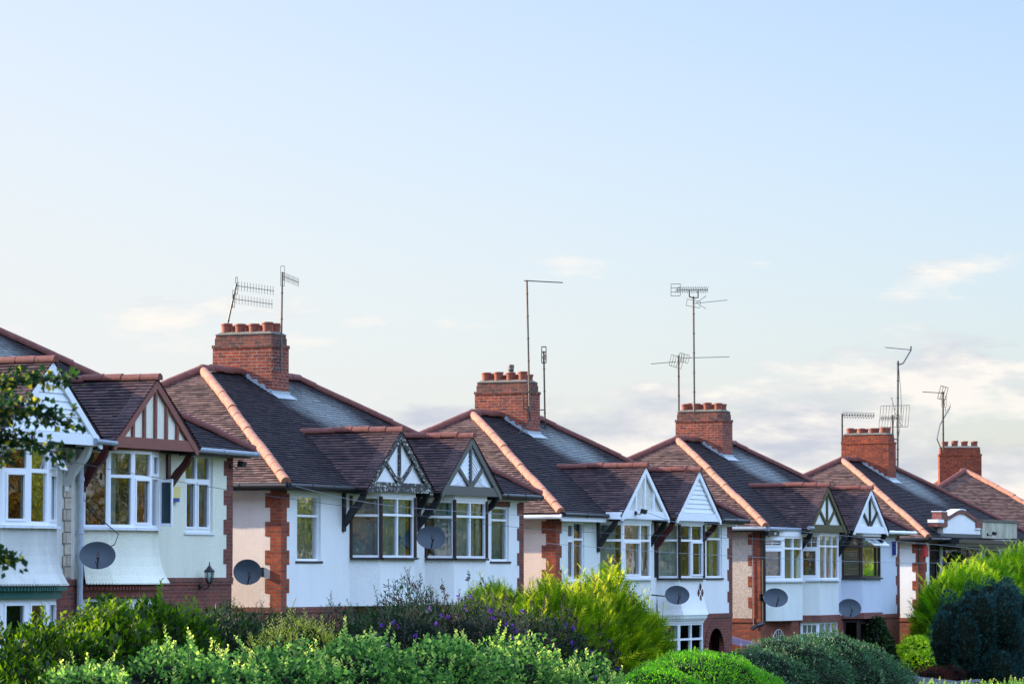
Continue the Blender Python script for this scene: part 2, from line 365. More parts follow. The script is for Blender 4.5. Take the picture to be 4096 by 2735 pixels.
    if sill:
        sb=MB(); sb.obox(O-u*sext+Z*(z0-.05)-n*.02,u*(Wd+2*sext),Z*.045,n*.10); sb.build('sill',MAT[sill],f)
    return f
def offs(poly,d):
    """offset open polyline outwards (towards -y side)"""
    out=[]
    for i,p in enumerate(poly):
        a=Vector(poly[max(i-1,0)]); b=Vector(poly[min(i+1,len(poly)-1)]); t=(b-a).normalized(); n=Vector((t.y,-t.x)); out.append((p[0]+n.x*d,p[1]+n.y*d))
    return out
def sheet(mb,poly,z0,z1,d0=0.,d1=0.,n=1,prof=None):
    for i in range(len(poly)-1):
        L0=sum((Vector(poly[k+1])-Vector(poly[k])).length for k in range(i)); L1=L0+(Vector(poly[i+1])-Vector(poly[i])).length
        for k in range(n):
            ta,tb=k/n,(k+1)/n; fa,fb_=(prof or (lambda t:t))(ta),(prof or (lambda t:t))(tb)
            A=offs(poly,d0+(d1-d0)*fa); Bp=offs(poly,d0+(d1-d0)*fb_); za,zb=z0+(z1-z0)*ta,z0+(z1-z0)*tb
            q=[(*A[i],za),(*A[i+1],za),(*Bp[i+1],zb),(*Bp[i],zb)]; uv=[(L0,za),(L1,za),(L1,zb),(L0,zb)]
            if z1<z0: q=[q[3],q[2],q[1],q[0]]; uv=[uv[3],uv[2],uv[1],uv[0]]
            mb.face(q,uv)

def bay(par,poly,units,zh,zs,zb,wall,skirt=0.,lintel='white_render',sillm='sill',fascia=None,ztop=-.02):
    """upper-storey bay: render apron below sill, lintel above, one glazed unit per facet"""
    w=MB(); sheet(w,poly,zb,zs-.05,skirt,0,6 if skirt else 1,(lambda t:1-(1-t)**3)) if skirt else sheet(w,poly,zb,zs-.05)
    A=offs(poly,skirt); w.face([(*p,zb) for p in reversed([(poly[0][0],.1)]+A+[(poly[-1][0],.1)])] )
    w.face([(*p,zs-.05) for p in poly]+[(poly[-1][0],.12,zs-.05),(poly[0][0],.12,zs-.05)])
    w.build('bay_wall',MAT[wall],par)
    l=MB(); sheet(l,poly,zh,ztop,.025,.025); P=offs(poly,.025); l.face([(*p,zh) for p in reversed(P)]+[(P[0][0],P[0][1]+.1,zh),(P[-1][0],P[-1][1]+.1,zh)]) ; l.build('bay_lintel',MAT[lintel],par)
    for i,un in enumerate(units):
        if un is None: continue
        window(par,poly[i],poly[i+1],zs,zh,sill=sillm,sext=.0,**un)
def bracket(par,x,mat,zt=-.05,zb=-.95,tip=-.62,w=.12):
    m=MB(); m.box((x-w/2,-.05,zb),(x+w/2,.0,zt))
    # S-curved brace, swelling in the middle
    out=[];inn=[]
    for k in range(13):
        t=k/12; y=-.03+(tip+.09)*t**.85; z=zb+.12+(zt-zb-.12)*(t**.95) 
        th=.055+.075*math.sin(math.pi*min(1,t*1.02))+.02*math.sin(t*9)
        nrm=Vector((0,-.74,-.67)); c=Vector((x-w*.4,y,z+.05*math.sin(t*2*math.pi)))
        out.append(c+nrm*th*.6); inn.append(c-nrm*th*.6)
    for k in range(12): m.prism([out[k],out[k+1],inn[k+1],inn[k]],(w*.8,0,0))
    m.box((x-w/2,tip,zt-.07),(x+w/2,-.05,zt)); return m.build('bracket',MAT[mat],par)

def gable(par,cx,kind,barge,panel,timber,y=-.62,hw=1.58,h=1.24,gm='black'):
    """projecting gablet over a bay: roof, panel, barge boards, beam, timbers"""
    pitch=math.atan2(h,hw+.05); cs,sn=math.cos(pitch),math.sin(pitch)
    yb=1.9; r=MB(); Ls=(hw+.16)/cs
    yf=y-.07
    tiles(r,(cx-hw-.14,yb,.0-.04),(0,-1,0),(cs,0,sn),Ls-.03,lambda v:0,lambda v:yb-yf)
    tiles(r,(cx+hw+.14,yf,.0-.04),(0,1,0),(-cs,0,sn),Ls-.03,lambda v:0,lambda v:yb-yf)
    # closing undercloak at the verge
    for s in (-1,1):
        a=Vector((cx+s*(hw+.14),yf+.015,-.05)); b=Vector((cx,yf+.015,h+.035)); r.obox(a-Vector((0,0,.02)),b-a,(0,.3,0),(0,0,.03))
    ro=r.build('gable_roof',MAT['tile_dorm'],par)
    rt=MB(); hiptiles(rt,(cx,yf-.02,h+.03),(cx,yb-.1,h+.03),.10,.42,seed=int(cx*7)); rt.build('ridge_tiles',MAT['ridge'],ro)
    # panel
    hb_=hw*(1-.1/h)-.06; g=MB(); g.prism([(cx-hb_,y+.02,0.1),(cx+hb_,y+.02,0.1),(cx,y+.02,h-.08)],(0,.06,0)); 
    go=g.build('gable_panel',MAT[panel],par)
    if kind=='boards':
        b=MB(); n=8
        for k in range(n):
            z=.12+k*(h-.25)/n; z2=z+(h-.25)/n; a0=(hw-.06)*(1-(z-.0)/h); 
            a1=(hw-.06)*(1-(z2)/h)
            if a1<.02: a1=.02
            b.face([(cx-a0,y-.012,z),(cx+a0,y-.012,z),(cx+a1,y+.012,z2),(cx-a1,y+.012,z2)]); b.face([(cx-a0,y+.02,z),(cx+a0,y+.02,z),(cx+a0,y-.012,z),(cx-a0,y-.012,z)])
        b.build('weatherboard',MAT['whitepaint'],go)
    if kind=='vboards':
        b=MB()
        for k in range(26):
            x=-hw+k*.125
            for s in (1,):
                pass
        for s in (-1,1):
            for k in range(-4,13):     # diagonal cladding, parallel to the opposite slope
                c0=k*.13
                p=[];z0_=.1
                # strip between lines x=c0+t, clipped to half triangle by sampling
                pts=[]
                for t in np.linspace(0,1,9):
                    pass
        for k in range(1,12):
            z=.1+k*.095; a0=(hw-.1)*(1-z/h)
            if a0<.05: break
            for s in (-1,1): b.bar((cx+s*.02,y+.012,z+.0),(cx+s*min(a0,hw),y+.012,z-.0-.0 if False else max(.1,z-a0*.62)),.012,.014,(0,1,0))
        b.build('weatherboard',MAT['whitepaint'],go)
    t=MB(); yt=y-.035
    def tb(x0,z0,x1,z1,w=.09): t.bar((cx+x0,yt+.028,z0),(cx+x1,yt+.028,z1),w,.05,(0,1,0))
    if kind in('vee','vboards'):
        tb(0,.1,0,h-.12,.085)
        for s in (-1,1): tb(s*.05,.1,s*hw*.47,h*.46,.085)
    elif kind=='posts5':
        for k in(-2,-1,0,1,2): tb(k*.43,.1,k*.43,h*(1-abs(k*.43)/hw)-.08,.075)
    elif kind=='posts3':
        for k in(-1,0,1): tb(k*.62,.1,k*.62,h*(1-abs(k*.62)/hw)-.08,.09)
    if t.v: t.build('timber',MAT[timber],go)
    bb=MB()
    for s in (-1,1):
        a=Vector((cx+s*(hw+.08),0,-.06)); b=Vector((cx,0,h+.005)); 
        w_=.135
        d=(b-a).normalized(); nn=Vector((s*d.z*1.0,0,-s*d.x*1.0)); 
        nn=Vector((-s*d.z*-1 if False else s*abs(d.z),0,abs(d.x)))*-1
        top0=a; top1=b
        bb.prism([(top0.x,y-.055,top0.z),(top1.x,y-.055,top1.z),(top1.x,y-.055,top1.z-w_/abs(d.x)),(top0.x-s*w_*.6,y-.055,top0.z-.10),(top0.x,y-.055,top0.z-.10)],(0,.05,0))
    bb.build('bargeboard',MAT[barge],go)
    be=MB(); be.box((cx-hw+.02,y-.045,-.10),(cx+hw-.02,y+.05,.11)); be.build('beam',MAT[barge if kind!='vee' or barge!='blackpaint' else 'weather'],go)
    so=MB(); so.box((cx-hw,y+.05,-.06),(cx+hw,.0,-.03))
    for s in (-1,1): so.box((cx+s*hw-.06,y-.02,-.17),(cx+s*hw+.06,-.3,-.01))
    so.build('soffit',MAT[gm],par)  # black here also stands in for shadow below the gable
    gt=MB()
    for s in (-1,1):
        gt.tube([(cx+s*(hw+.17),y-.06,-.03),(cx+s*(hw+.17),-.32,-.05)],.045,8)
    return go

def main_roof(par,W,PITv=PIT,eave=.35,half=4.4,hx=4.35,side='tile_side',front='tile_front',valley=None):
    """hipped roof: eave plane z=0, ridge along x at y=half-.3"""
    x0,x1=-eave,W+eave; y0,y1=-.3,2*half-.3; yc=half-.3; ax,bx=x0+hx,x1-hx
    rise=PITv; Lf=math.hypot(half,rise); Ls=math.hypot(hx,rise)
    f=MB(); U=(1,0,0); V=(0,half/Lf,rise/Lf)
    tiles(f,(x0,y0,0),U,V,Lf,lambda v:hx*v/Lf,lambda v:(x1-x0)-hx*v/Lf)
    ro=f.build('roof',MAT[front],par)
    b=MB(); tiles(b,(x1,y1,0),(-1,0,0),(0,-half/Lf,rise/Lf),Lf,lambda v:hx*v/Lf,lambda v:(x1-x0)-hx*v/Lf,seg=.99)
    b.build('rear_slope',MAT[side],ro)
    s=MB(); tiles(s,(x0,y1,0),(0,-1,0),(hx/Ls,0,rise/Ls),Ls,lambda v:half*v/Ls,lambda v:2*half-half*v/Ls); s.build('hip_slope',MAT[side],ro)
    s=MB(); tiles(s,(x1,y0,0),(0,1,0),(-hx/Ls,0,rise/Ls),Ls,lambda v:half*v/Ls,lambda v:2*half-half*v/Ls,seg=.66); s.build('hip_slope',MAT[side],ro)
    u=MB(); A=(ax,yc,rise+.03); Bq=(bx,yc,rise+.03)
    h=MB(); hiptiles(h,(x0+.02,y0+.02,.04),A,.106,.43,seed=3); h.build('hip_tiles',MAT['hip'],ro)
    h=MB(); hiptiles(h,(x1,y0,.03),Bq,.11,.42,seed=4); hiptiles(h,(x0,y1,.03),A,.12,.42,seed=5); hiptiles(h,(x1,y1,.03),Bq,.11,.42,seed=6); hiptiles(h,A,Bq,.12,.42,seed=8); h.build('ridge_tiles',MAT['ridge'],ro)
    # boarded soffit box under the eaves, its black standing in for deep shadow
    e=MB(); e.box((x0+.03,y0+.03,-.14),(x1-.03,.0,-.02)); e.box((x0+.03,0,-.14),(0,y1-.03,-.02)); e.box((W,0,-.14),(x1-.03,y1-.03,-.02)); e.build('soffit',MAT['black'],ro)
    return ro
def gutter(par,pts,mat,r=.055):
    g=MB(); g.tube(pts,r,10); 
    a,b=Vector(pts[0]),Vector(pts[-1]); n=int((b-a).length/1.0)
    for k in range(n+1):
        p=a+(b-a)*(k/max(n,1)); g.tube([p-(b-a).normalized()*.02,p+(b-a).normalized()*.02],r*1.18,10)
    return g.build('gutter',MAT[mat],par)
def quoins(par,W,zb,side=True,right=True,mat='quoin',left=True):
    q=MB(); k=0; z=zb; rows=.30
    j=0
    while z<-.12:
        z2=min(z+.30,-.1); L=.37 if j%2 else .25; 
        if left: q.box((-.012,-.012,z),(L,.10,z2),skip=('+y','+x')) ; q.face([(L,-.012,z),(L,.0,z),(L,.0,z2),(L,-.012,z2)])
        if side and left:
            S=.37 if j%2 else .25
            q.face([(-.013,S,z),(-.013,-.012,z),(-.013,-.012,z2),(-.013,S,z2)],[(-S,z),(0,z),(0,z2),(-S,z2)]); q.face([(-.013,S,z),(-.013,S,z2),(0,S,z2),(0,S,z)]); q.face([(-.013,S,z2),(-.013,0,z2),(0,0,z2),(0,S,z2)])
        z=z2; j+=1
    if left: q.build('quoins',MAT[mat],par)
    if right:
        q=MB(); z=zb; j=0
        while z<-.12:
            z2=min(z+.30,-.1); L=.36 if j%2 else .23
            q.box((W-L,-.014,z),(W+.012,.10,z2),skip=('+y',)); z=z2; j+=1
        q.build('quoins',MAT['brick'],par)
def chimney(par,cx=6.29,y0=3.32,y1=4.87,top=3.62,mat='chim',pots=True,cowl=False,w=.84,rows=2,lead=True):
    c=MB(); x0,x1=cx-w/2,cx+w/2
    c.box((x0,y0,1.2),(x1,y1,top-.24)); 
    ch=c.build('chimney',MAT[mat],par); c=MB()
    c.box((x0+.035,y0+.035,top-.239),(x1-.035,y1-.035,top-.075))
    c.box((x0+.05,y0+.05,top-.075),(x1-.05,y1-.05,top))
    c.box((x0-.018,y0-.018,top-.315),(x1+.018,y1+.018,top-.239))
    c.build('chimney_cap',MAT['cap' if mat=='chim' else mat],ch)
    f=MB(); a,b=Vector((x0+.05,y0+.05,top)),Vector((x1-.05,y1-.05,top)); m=.14
    lo=[(x0+.03,y0+.03,top+.002),(x1-.03,y0+.03,top+.002),(x1-.03,y1-.03,top+.002),(x0+.03,y1-.03,top+.002)]; hi=[(x0+m,y0+m,top+.07),(x1-m,y0+m,top+.07),(x1-m,y1-m,top+.07),(x0+m,y1-m,top+.07)]
    for i in range(4): j=(i+1)%4; f.face([lo[i],lo[j],hi[j],hi[i]])
    f.face(hi); f.build('flaunching',MAT['flaunch'],ch)
    rs=random.Random(int(par.location.x))
    n=4
    for i in range(n):
        for s in (-1,1)[:rows]:
            y=y0+.24+(y1-y0-.48)*i/(n-1); r=.125; hh=.23+rs.uniform(-.035,.03)
            p=MB(); p.lathe((cx+s*.19 if rows==2 else cx,y,top+.03),[(r*.9,0),(r,hh-.05),(r*1.1,hh-.045),(r*1.13,hh-.015),(r*1.08,hh),(r*.88,hh),(r*.8,hh-.2)],18)
            p.build('chimney_pot',MAT['pot'],ch,smooth=True)
    if cowl:
        p=MB(); p.lathe((cx+.19,y0+.75,top+.2),[(.11,0),(.07,.1),(.075,.16),(.085,.17),(.075,.19),(.085,.2),(.075,.22),(.085,.23),(.08,.3),(.0,.31)],12); p.build('cowl',MAT['metal'],ch,smooth=True)
    # stepped lead flashing on the near side and apron at the front
    sl=PIT/4.4; l=MB(); yc=4.1; step=.19
    y=y0-.05; k=0
    while y<yc-.05:
        z=(y+.3)*sl; l.prism([(x0-.006,y,z-.05),(x0-.006,y+step,z+step*sl-.05),(x0-.006,y+step,z+step*sl+.055),(x0-.006,y+step*.35,z+step*sl+.055),(x0-.006,y,z+.05 )],(.01,0,0)) ; y+=step; k+=1
    zf=(y0+.3)*sl
    l.obox((x0-.03,y0-.012,zf-.02),(x1-x0+.06,0,0),(0,0,.12),(0,-.01,0))
    l.obox((x0-.05,y0-.2,zf-.2*sl+.035),(x1-x0+.10,0,0),(0,.2,.2*sl),(0,0,.012)); lead and l.build('flashing',MAT['lead'],ch)
    return ch

def house_shell(k,X0,E,label,W=W0,upm=('white_render','white_render'),side='lit_warm_render',holesL=(),bandz=-2.6,low='brick',lowholes=(),uphz=None,ground_ext=1.2,PITv=PIT,sideband=True,vis=True):
    par=empty('semi_detached_house',(X0,0,E)); tag(par,label,'house','semi detached houses along the street')
    mid=W/2; D=8.2; gz=-H0-ground_ext
    for i,(a,b) in enumerate(((0,mid),(mid,W))):
        w=MB(); wall_holes(w,a,b,bandz,-.03,[h for h in holesL if a<(h[0]+h[1])/2<b],y=0); 
        w.build('front_wall',MAT[upm[i]],par)
    w=MB(); w.face([(0,D,bandz),(0,0,bandz),(0,0,-.03),(0,D,-.03)]); w.build('side_wall',MAT[side],par)
    w=MB(); w.face([(W,0,bandz),(W,D,bandz),(W,D,-.03),(W,0,-.03)]); w.build('side_wall',MAT[side],par); w=MB(); w.face([(0,D,-.03),(W,D,-.03),(W,D,bandz),(0,D,bandz)]); w.build('rear_wall',MAT[side],par)
    g=MB(); wall_holes(g,0,W,gz,bandz,lowholes); g.face([(0,D,gz),(0,0,gz),(0,0,bandz),(0,D,bandz)]); g.face([(W,0,gz),(W,D,gz),(W,D,bandz),(W,0,bandz)]); g.face([(W,D,gz),(0,D,gz),(0,D,bandz),(W,D,bandz)])
    g.box((-.02,-.02,bandz-.12),(W+.02,.05,bandz)); g.box((-.02,.05,bandz-.12),(.05,D,bandz))
    g.build('ground_floor_wall',MAT[low],par)
    r=MB(); # rooms behind the windows
    r.box((.12,2.6,gz),(W-.12,2.7,-.05)); r.box((.12,.12,bandz-.02),(W-.12,2.6,bandz+.1)); r.box((mid-.06,.12,gz),(mid+.06,2.6,-.06)); r.box((.12,.12,-.13),(W-.12,2.6,-.06)); r.build('interior',MAT['room'],par)
    return par

STDL=(.74,1.85,-1.62,-.22)
def bayhole(p): return (p[0][0]+.02,p[-1][0]-.02,-1.6,-.2)
B1=[(3.28,0),(3.72,-.52),(5.46,-.52),(5.88,0)]; B2=[(7.13,0),(7.58,-.52),(9.36,-.52),(9.8,0)]
GC=(4.42,8.25)
def lowbay(par,poly,units,zt,zh,zs,top='upvc',sillz=None):
    l=MB(); sheet(l,poly,zh,zt,.03,.03); P=offs(poly,.03); l.face([(*p,zh) for p in reversed(P)]); l.build('bay_lintel',MAT[top],par)
    for i,un in enumerate(units):
        if un: window(par,poly[i],poly[i+1],zs,zh,sill='sill',sext=0,**un)
    w=MB(); sheet(w,poly,-H0-1.2,zs-.05); w.face([(*p,zs-.05) for p in poly]); w.build('bay_wall',MAT['brick'],par)

# ============================ house 1 (left, nearest)
def house1():
    bow=lambda c,hw,p,n=6:[(c+hw*math.sin(t),-p*(math.cos(t)-math.cos(1.25))/(1-math.cos(1.25))*1.0) for t in np.linspace(-1.25,1.25,n)]
    def bowp(c,hw,p,n):
        return [(c+hw*math.sin(t)/math.sin(1.25),-p*(math.cos(t)-math.cos(1.25))/(1-math.cos(1.25))) for t in np.linspace(-1.25,1.25,n)]
    b1=bowp(4.2,1.32,.55,6); b2=bowp(8.0,1.35,.55,6)
    hr=(10.64,11.78,-1.67,-.1); bz=-2.6
    h=house_shell(1,-14.4,5.76,'nearest house on the left with a white boarded gable and a red brown timbered gable',upm=('grey_render','cream_render'),side='lit_warm_render',holesL=[bayhole(b1),bayhole(b2),hr],lowholes=[(b1[0][0],b1[-1][0],-4.2,-2.9),(b2[0][0],b2[-1][0],-4.2,-2.9)])
    main_roof(h,W0)
    cu=[(.0,1,'c')]
    bay(h,b1,[dict(fw=.05),dict(trans=-.62,fw=.075,sash=[(0,0)]),dict(trans=-.62,fw=.075,pane='glass2'),dict(trans=-.62,fw=.075,sash=[(0,0),(0,1)],curt=[(.5,1,'c')]),dict(trans=-.62,fw=.05,pane='glass')],-.16,-1.62,-2.68,'grey_render',.22,'upvc')
    bay(h,b2,[dict(fw=.05),dict(trans=-.64,fw=.06,curt=[(.1,.5,'c')],pane='glass'),dict(trans=-.64,fw=.06,sash=[(0,0)],pane='glass'),dict(trans=-.64,fw=.055,sash=[(0,1)],curt=[(.7,1,'c')]),dict(trans=-.64,fw=.05)],-.14,-1.62,-2.70,'cream_render',.24,'redbrown')
    window(h,(10.64,0),(11.78,0),-1.67,-.1,cols=(.47,),trans=-.63,inset=.05,sash=[(0,0),(1,0)],curt=[(.5,1,'t')],fw=.065)
    # open casement of the right bay, hinged on the far side
    oc=empty('casement',(0,0,0)); oc.parent=h
    m=MB(); p=Vector((8.99,-.35,0)); d=Vector((-.06,-.30,0)); u=d
    for a,b,c,e in ((0,1,-1.58,-1.52),(0,1,-.72,-.66),(0,.1,-1.52,-.72),(.9,1,-1.52,-.72)): m.obox(p+d*a+Vector((0,0,c)),d*(b-a),(0,0,e-c),(.05,0,0))
    bpy.data.objects.remove(oc); oc=m.build('open_casement',MAT['upvc'],h); m=MB(); q=p+Vector((.02,0,0)); m.face([q+d*.05+Vector((0,0,-1.54)),q+d*.95+Vector((0,0,-1.54)),q+d*.95+Vector((0,0,-.7)),q+d*.05+Vector((0,0,-.7))]); m.build('pane',MAT['darkpane'],oc)
    # top-hung light standing open in the left bay
    f=b1[3]; g=b1[4]; m=MB(); a=Vector((f[0]+.06,f[1]-.01,-.22)); u=(Vector((*g,0))-Vector((*f,0)))*.78; dn=Vector((.06,-.16,-.37)).normalized()*.40
    for s0,s1,t0,t1 in ((0,1,0,.14),(0,1,.86,1),(0,.1,.14,.86),(.9,1,.14,.86)): m.obox(a+u*s0+dn*t0,u*(s1-s0),dn*(t1-t0),(.0,-.03,-.0))
    oc=m.build('open_casement',MAT['upvc'],h); m=MB(); m.face([a+u*.05+dn*.05,a+u*.05+dn*.95,a+u*.95+dn*.95,a+u*.95+dn*.05]); m.build('pane',MAT['glass2'],oc)
    # scalloped drip course and dentils under the skirts
    for bb,mt in ((b1,'green'),(b2,'redbrown')):
        d=MB(); P=offs(bb,.16); sheet(d,bb,-2.95,-2.72,.10,.12)
        Q=offs(bb,.2)
        for i in range(len(Q)-1):
            a,b=Vector((*Q[i],-2.72)),Vector((*Q[i+1],-2.72)); n=max(1,int((b-a).length/.075))
            for k in range(n): 
                c=a+(b-a)*(k+.5)/n; d.obox(c+Vector((-.02,0,-.09)),(.04,0,0),(0,.08,0),(0,0,.07))
        d.build('dentil_course',MAT[mt],h)
        d=MB()
        Q=offs(bb,.235)
        for i in range(len(Q)-1):
            a,b=Vector((*Q[i],-2.70)),Vector((*Q[i+1],-2.70)); n=max(1,int((b-a).length/.06))
            for k in range(n): c=a+(b-a)*(k+.5)/n; d.tube([c+Vector((0,.0,.0)),c+Vector((0,.07,.0))],.022,6)
        d.build('tile_drip',MAT['grey_render' if bb is b1 else 'tile_dorm'],h)
        lowbay(h,bb,[dict(fw=.06)]*1+[dict(fw=.06,trans=-3.75,sash=[(0,1)],curt=[(.3,.9,'c')] if bb is b2 else None)]*3+[dict(fw=.05)],-2.84 if bb is b1 else -2.82,-2.97,-4.1,'upvc' if bb is b1 else 'redbrown')
    gable(h,4.42,'boards','whitepaint','whitepaint','whitepaint',hw=1.72,h=1.38); gable(h,8.3,'posts5','redbrown','cream_render','redbrown')
    bracket(h,5.98,'grey_render',w=.14); bracket(h,6.62,'maroon'); bracket(h,9.9,'maroon')
    # stone pier between the two bays
    s=MB(); j=0; z=-2.6
    while z<-.15: 
        s.box((5.9+(.0 if j%2 else .05),-.03,z),(6.18,.03,z+.215)); z+=.22; j+=1
    s.build('stone_pier',MAT['stone'],h)
    p=MB(); p.tube([(6.41,-.09,-.1),(6.41,-.09,-H0)],.06,10)
    for z in (-.75,-1.75,-2.2,-3.2): p.tube([(6.41,-.09,z),(6.41,-.09,z+.07)],.075,10)
    p.build('downpipe',MAT['pipe'],h)
    gutter(h,[(10.05,-.37,-.03),(12.98,-.37,-.06)],'gutter_grey'); 
    gutter(h,[(5.92,-.70,-.02),(6.68,-.70,-.04)],'gutter_grey',.05)
    quoins(h,W0,-2.6,side=False,left=False)
    s=MB(); s.box((9.9,-.03,-2.66),(12.62,.0,-2.58)); s.build('brick_band',MAT['soldier'],h)
    cables=MB(); cables.tube([(6.52,-.03,-.5),(6.6,-.05,-1.1),(6.9,-.3,-1.5),(7.0,-.58,-1.75),(6.85,-.58,-1.95),(6.6,-.3,-2.1),(6.5,-.12,-2.15)],.011,5); cables.tube([(6.5,-.1,-2.2),(6.56,-.08,-2.5),(6.5,-.08,-2.8)],.01,5); cables.build('cable',MAT['black'],h)
    return h
# ============================ house 2
def house2():
    hr=(10.82,11.85,-1.6,-.3)
    h=house_shell(2,.37,5.15,'white house with black timbered gable beside a grey framed gable, brick quoins',W=12.7,upm=('white_render','white_render'),side='lit_warm_render',holesL=[STDL,bayhole(B1),bayhole(B2),hr])
    main_roof(h,12.7); quoins(h,12.7,-2.6)
    window(h,(.74,0),(1.85,0),-1.62,-.22,trans=-.66,inset=.06,sill='dark_sill',pane='glass2',curt=[(0,1,'c')],fw=.045,sext=.08)
    bay(h,B1,[dict(trans=-.62,curt=[(0,1,'t')],fw=.05),dict(cols=(.5,),trans=-.60,fw=.05,curt=[(0,.76,'t'),(.78,.95,'c')],pane='glass'),dict(trans=-.6)],-.2,-1.54,-2.6,'white_render',0,sillm='dark_sill')
    bay(h,B2,[dict(trans=-.6,curt=[(.35,.8,'c')]),dict(cols=(.5,),trans=-.58,fw=.05,curt=[(0,.8,'t'),(.82,.95,'c')]),dict(trans=-.6)],-.22,-1.54,-2.6,'white_render',0,sillm='dark_sill')
    for B in (B1,B2):
        for (x,y) in B[:3]: m=MB(); m.tube([(x,y-.012,-1.54),(x,y-.012,-.2)],.045,8); m.build('corner_post',MAT['darkwood'],h)
    window(h,(10.82,0),(11.85,0),-1.6,-.3,trans=-.62,inset=.05,sill='dark_sill',curt=[(0,1,'t')],fw=.05,sext=.08)
    s=MB(); s.box((10.75,-.012,-.3),(11.9,.02,-.09)); s.build('window_arch',MAT['soldier'],h)
    gable(h,4.45,'vee','weather','white_render','weather'); gable(h,8.25,'vboards','greypaint','whitepaint','greypaint')
    bracket(h,2.92,'blackpaint',zb=-.98); bracket(h,6.1,'blackpaint'); bracket(h,6.75,'blackpaint'); bracket(h,9.95,'blackpaint',zb=-.8)
    gutter(h,[(-.3,-.36,-.05),(2.7,-.36,-.05)],'blackpaint'); gutter(h,[(9.9,-.36,-.05),(13.0,-.36,-.05)],'black')
    gutter(h,[(-.36,-.3,-.05),(-.36,7.5,-.05)],'blackpaint')
    p=MB(); p.tube([(6.35,-.03,-1.55),(6.35,-.03,-2.9)],.016,6); p.tube([(6.3,-.03,-1.2),(6.33,-.05,-1.5),(6.6,-.1,-1.56)],.012,5); p.build('cable',MAT['black'],h)
    f=MB(); f.box((9.9,-.02,-.17),(12.9,.0,-.09)); f.build('fascia_board',MAT['whitepaint'],h)
    chimney(h,6.30); return h
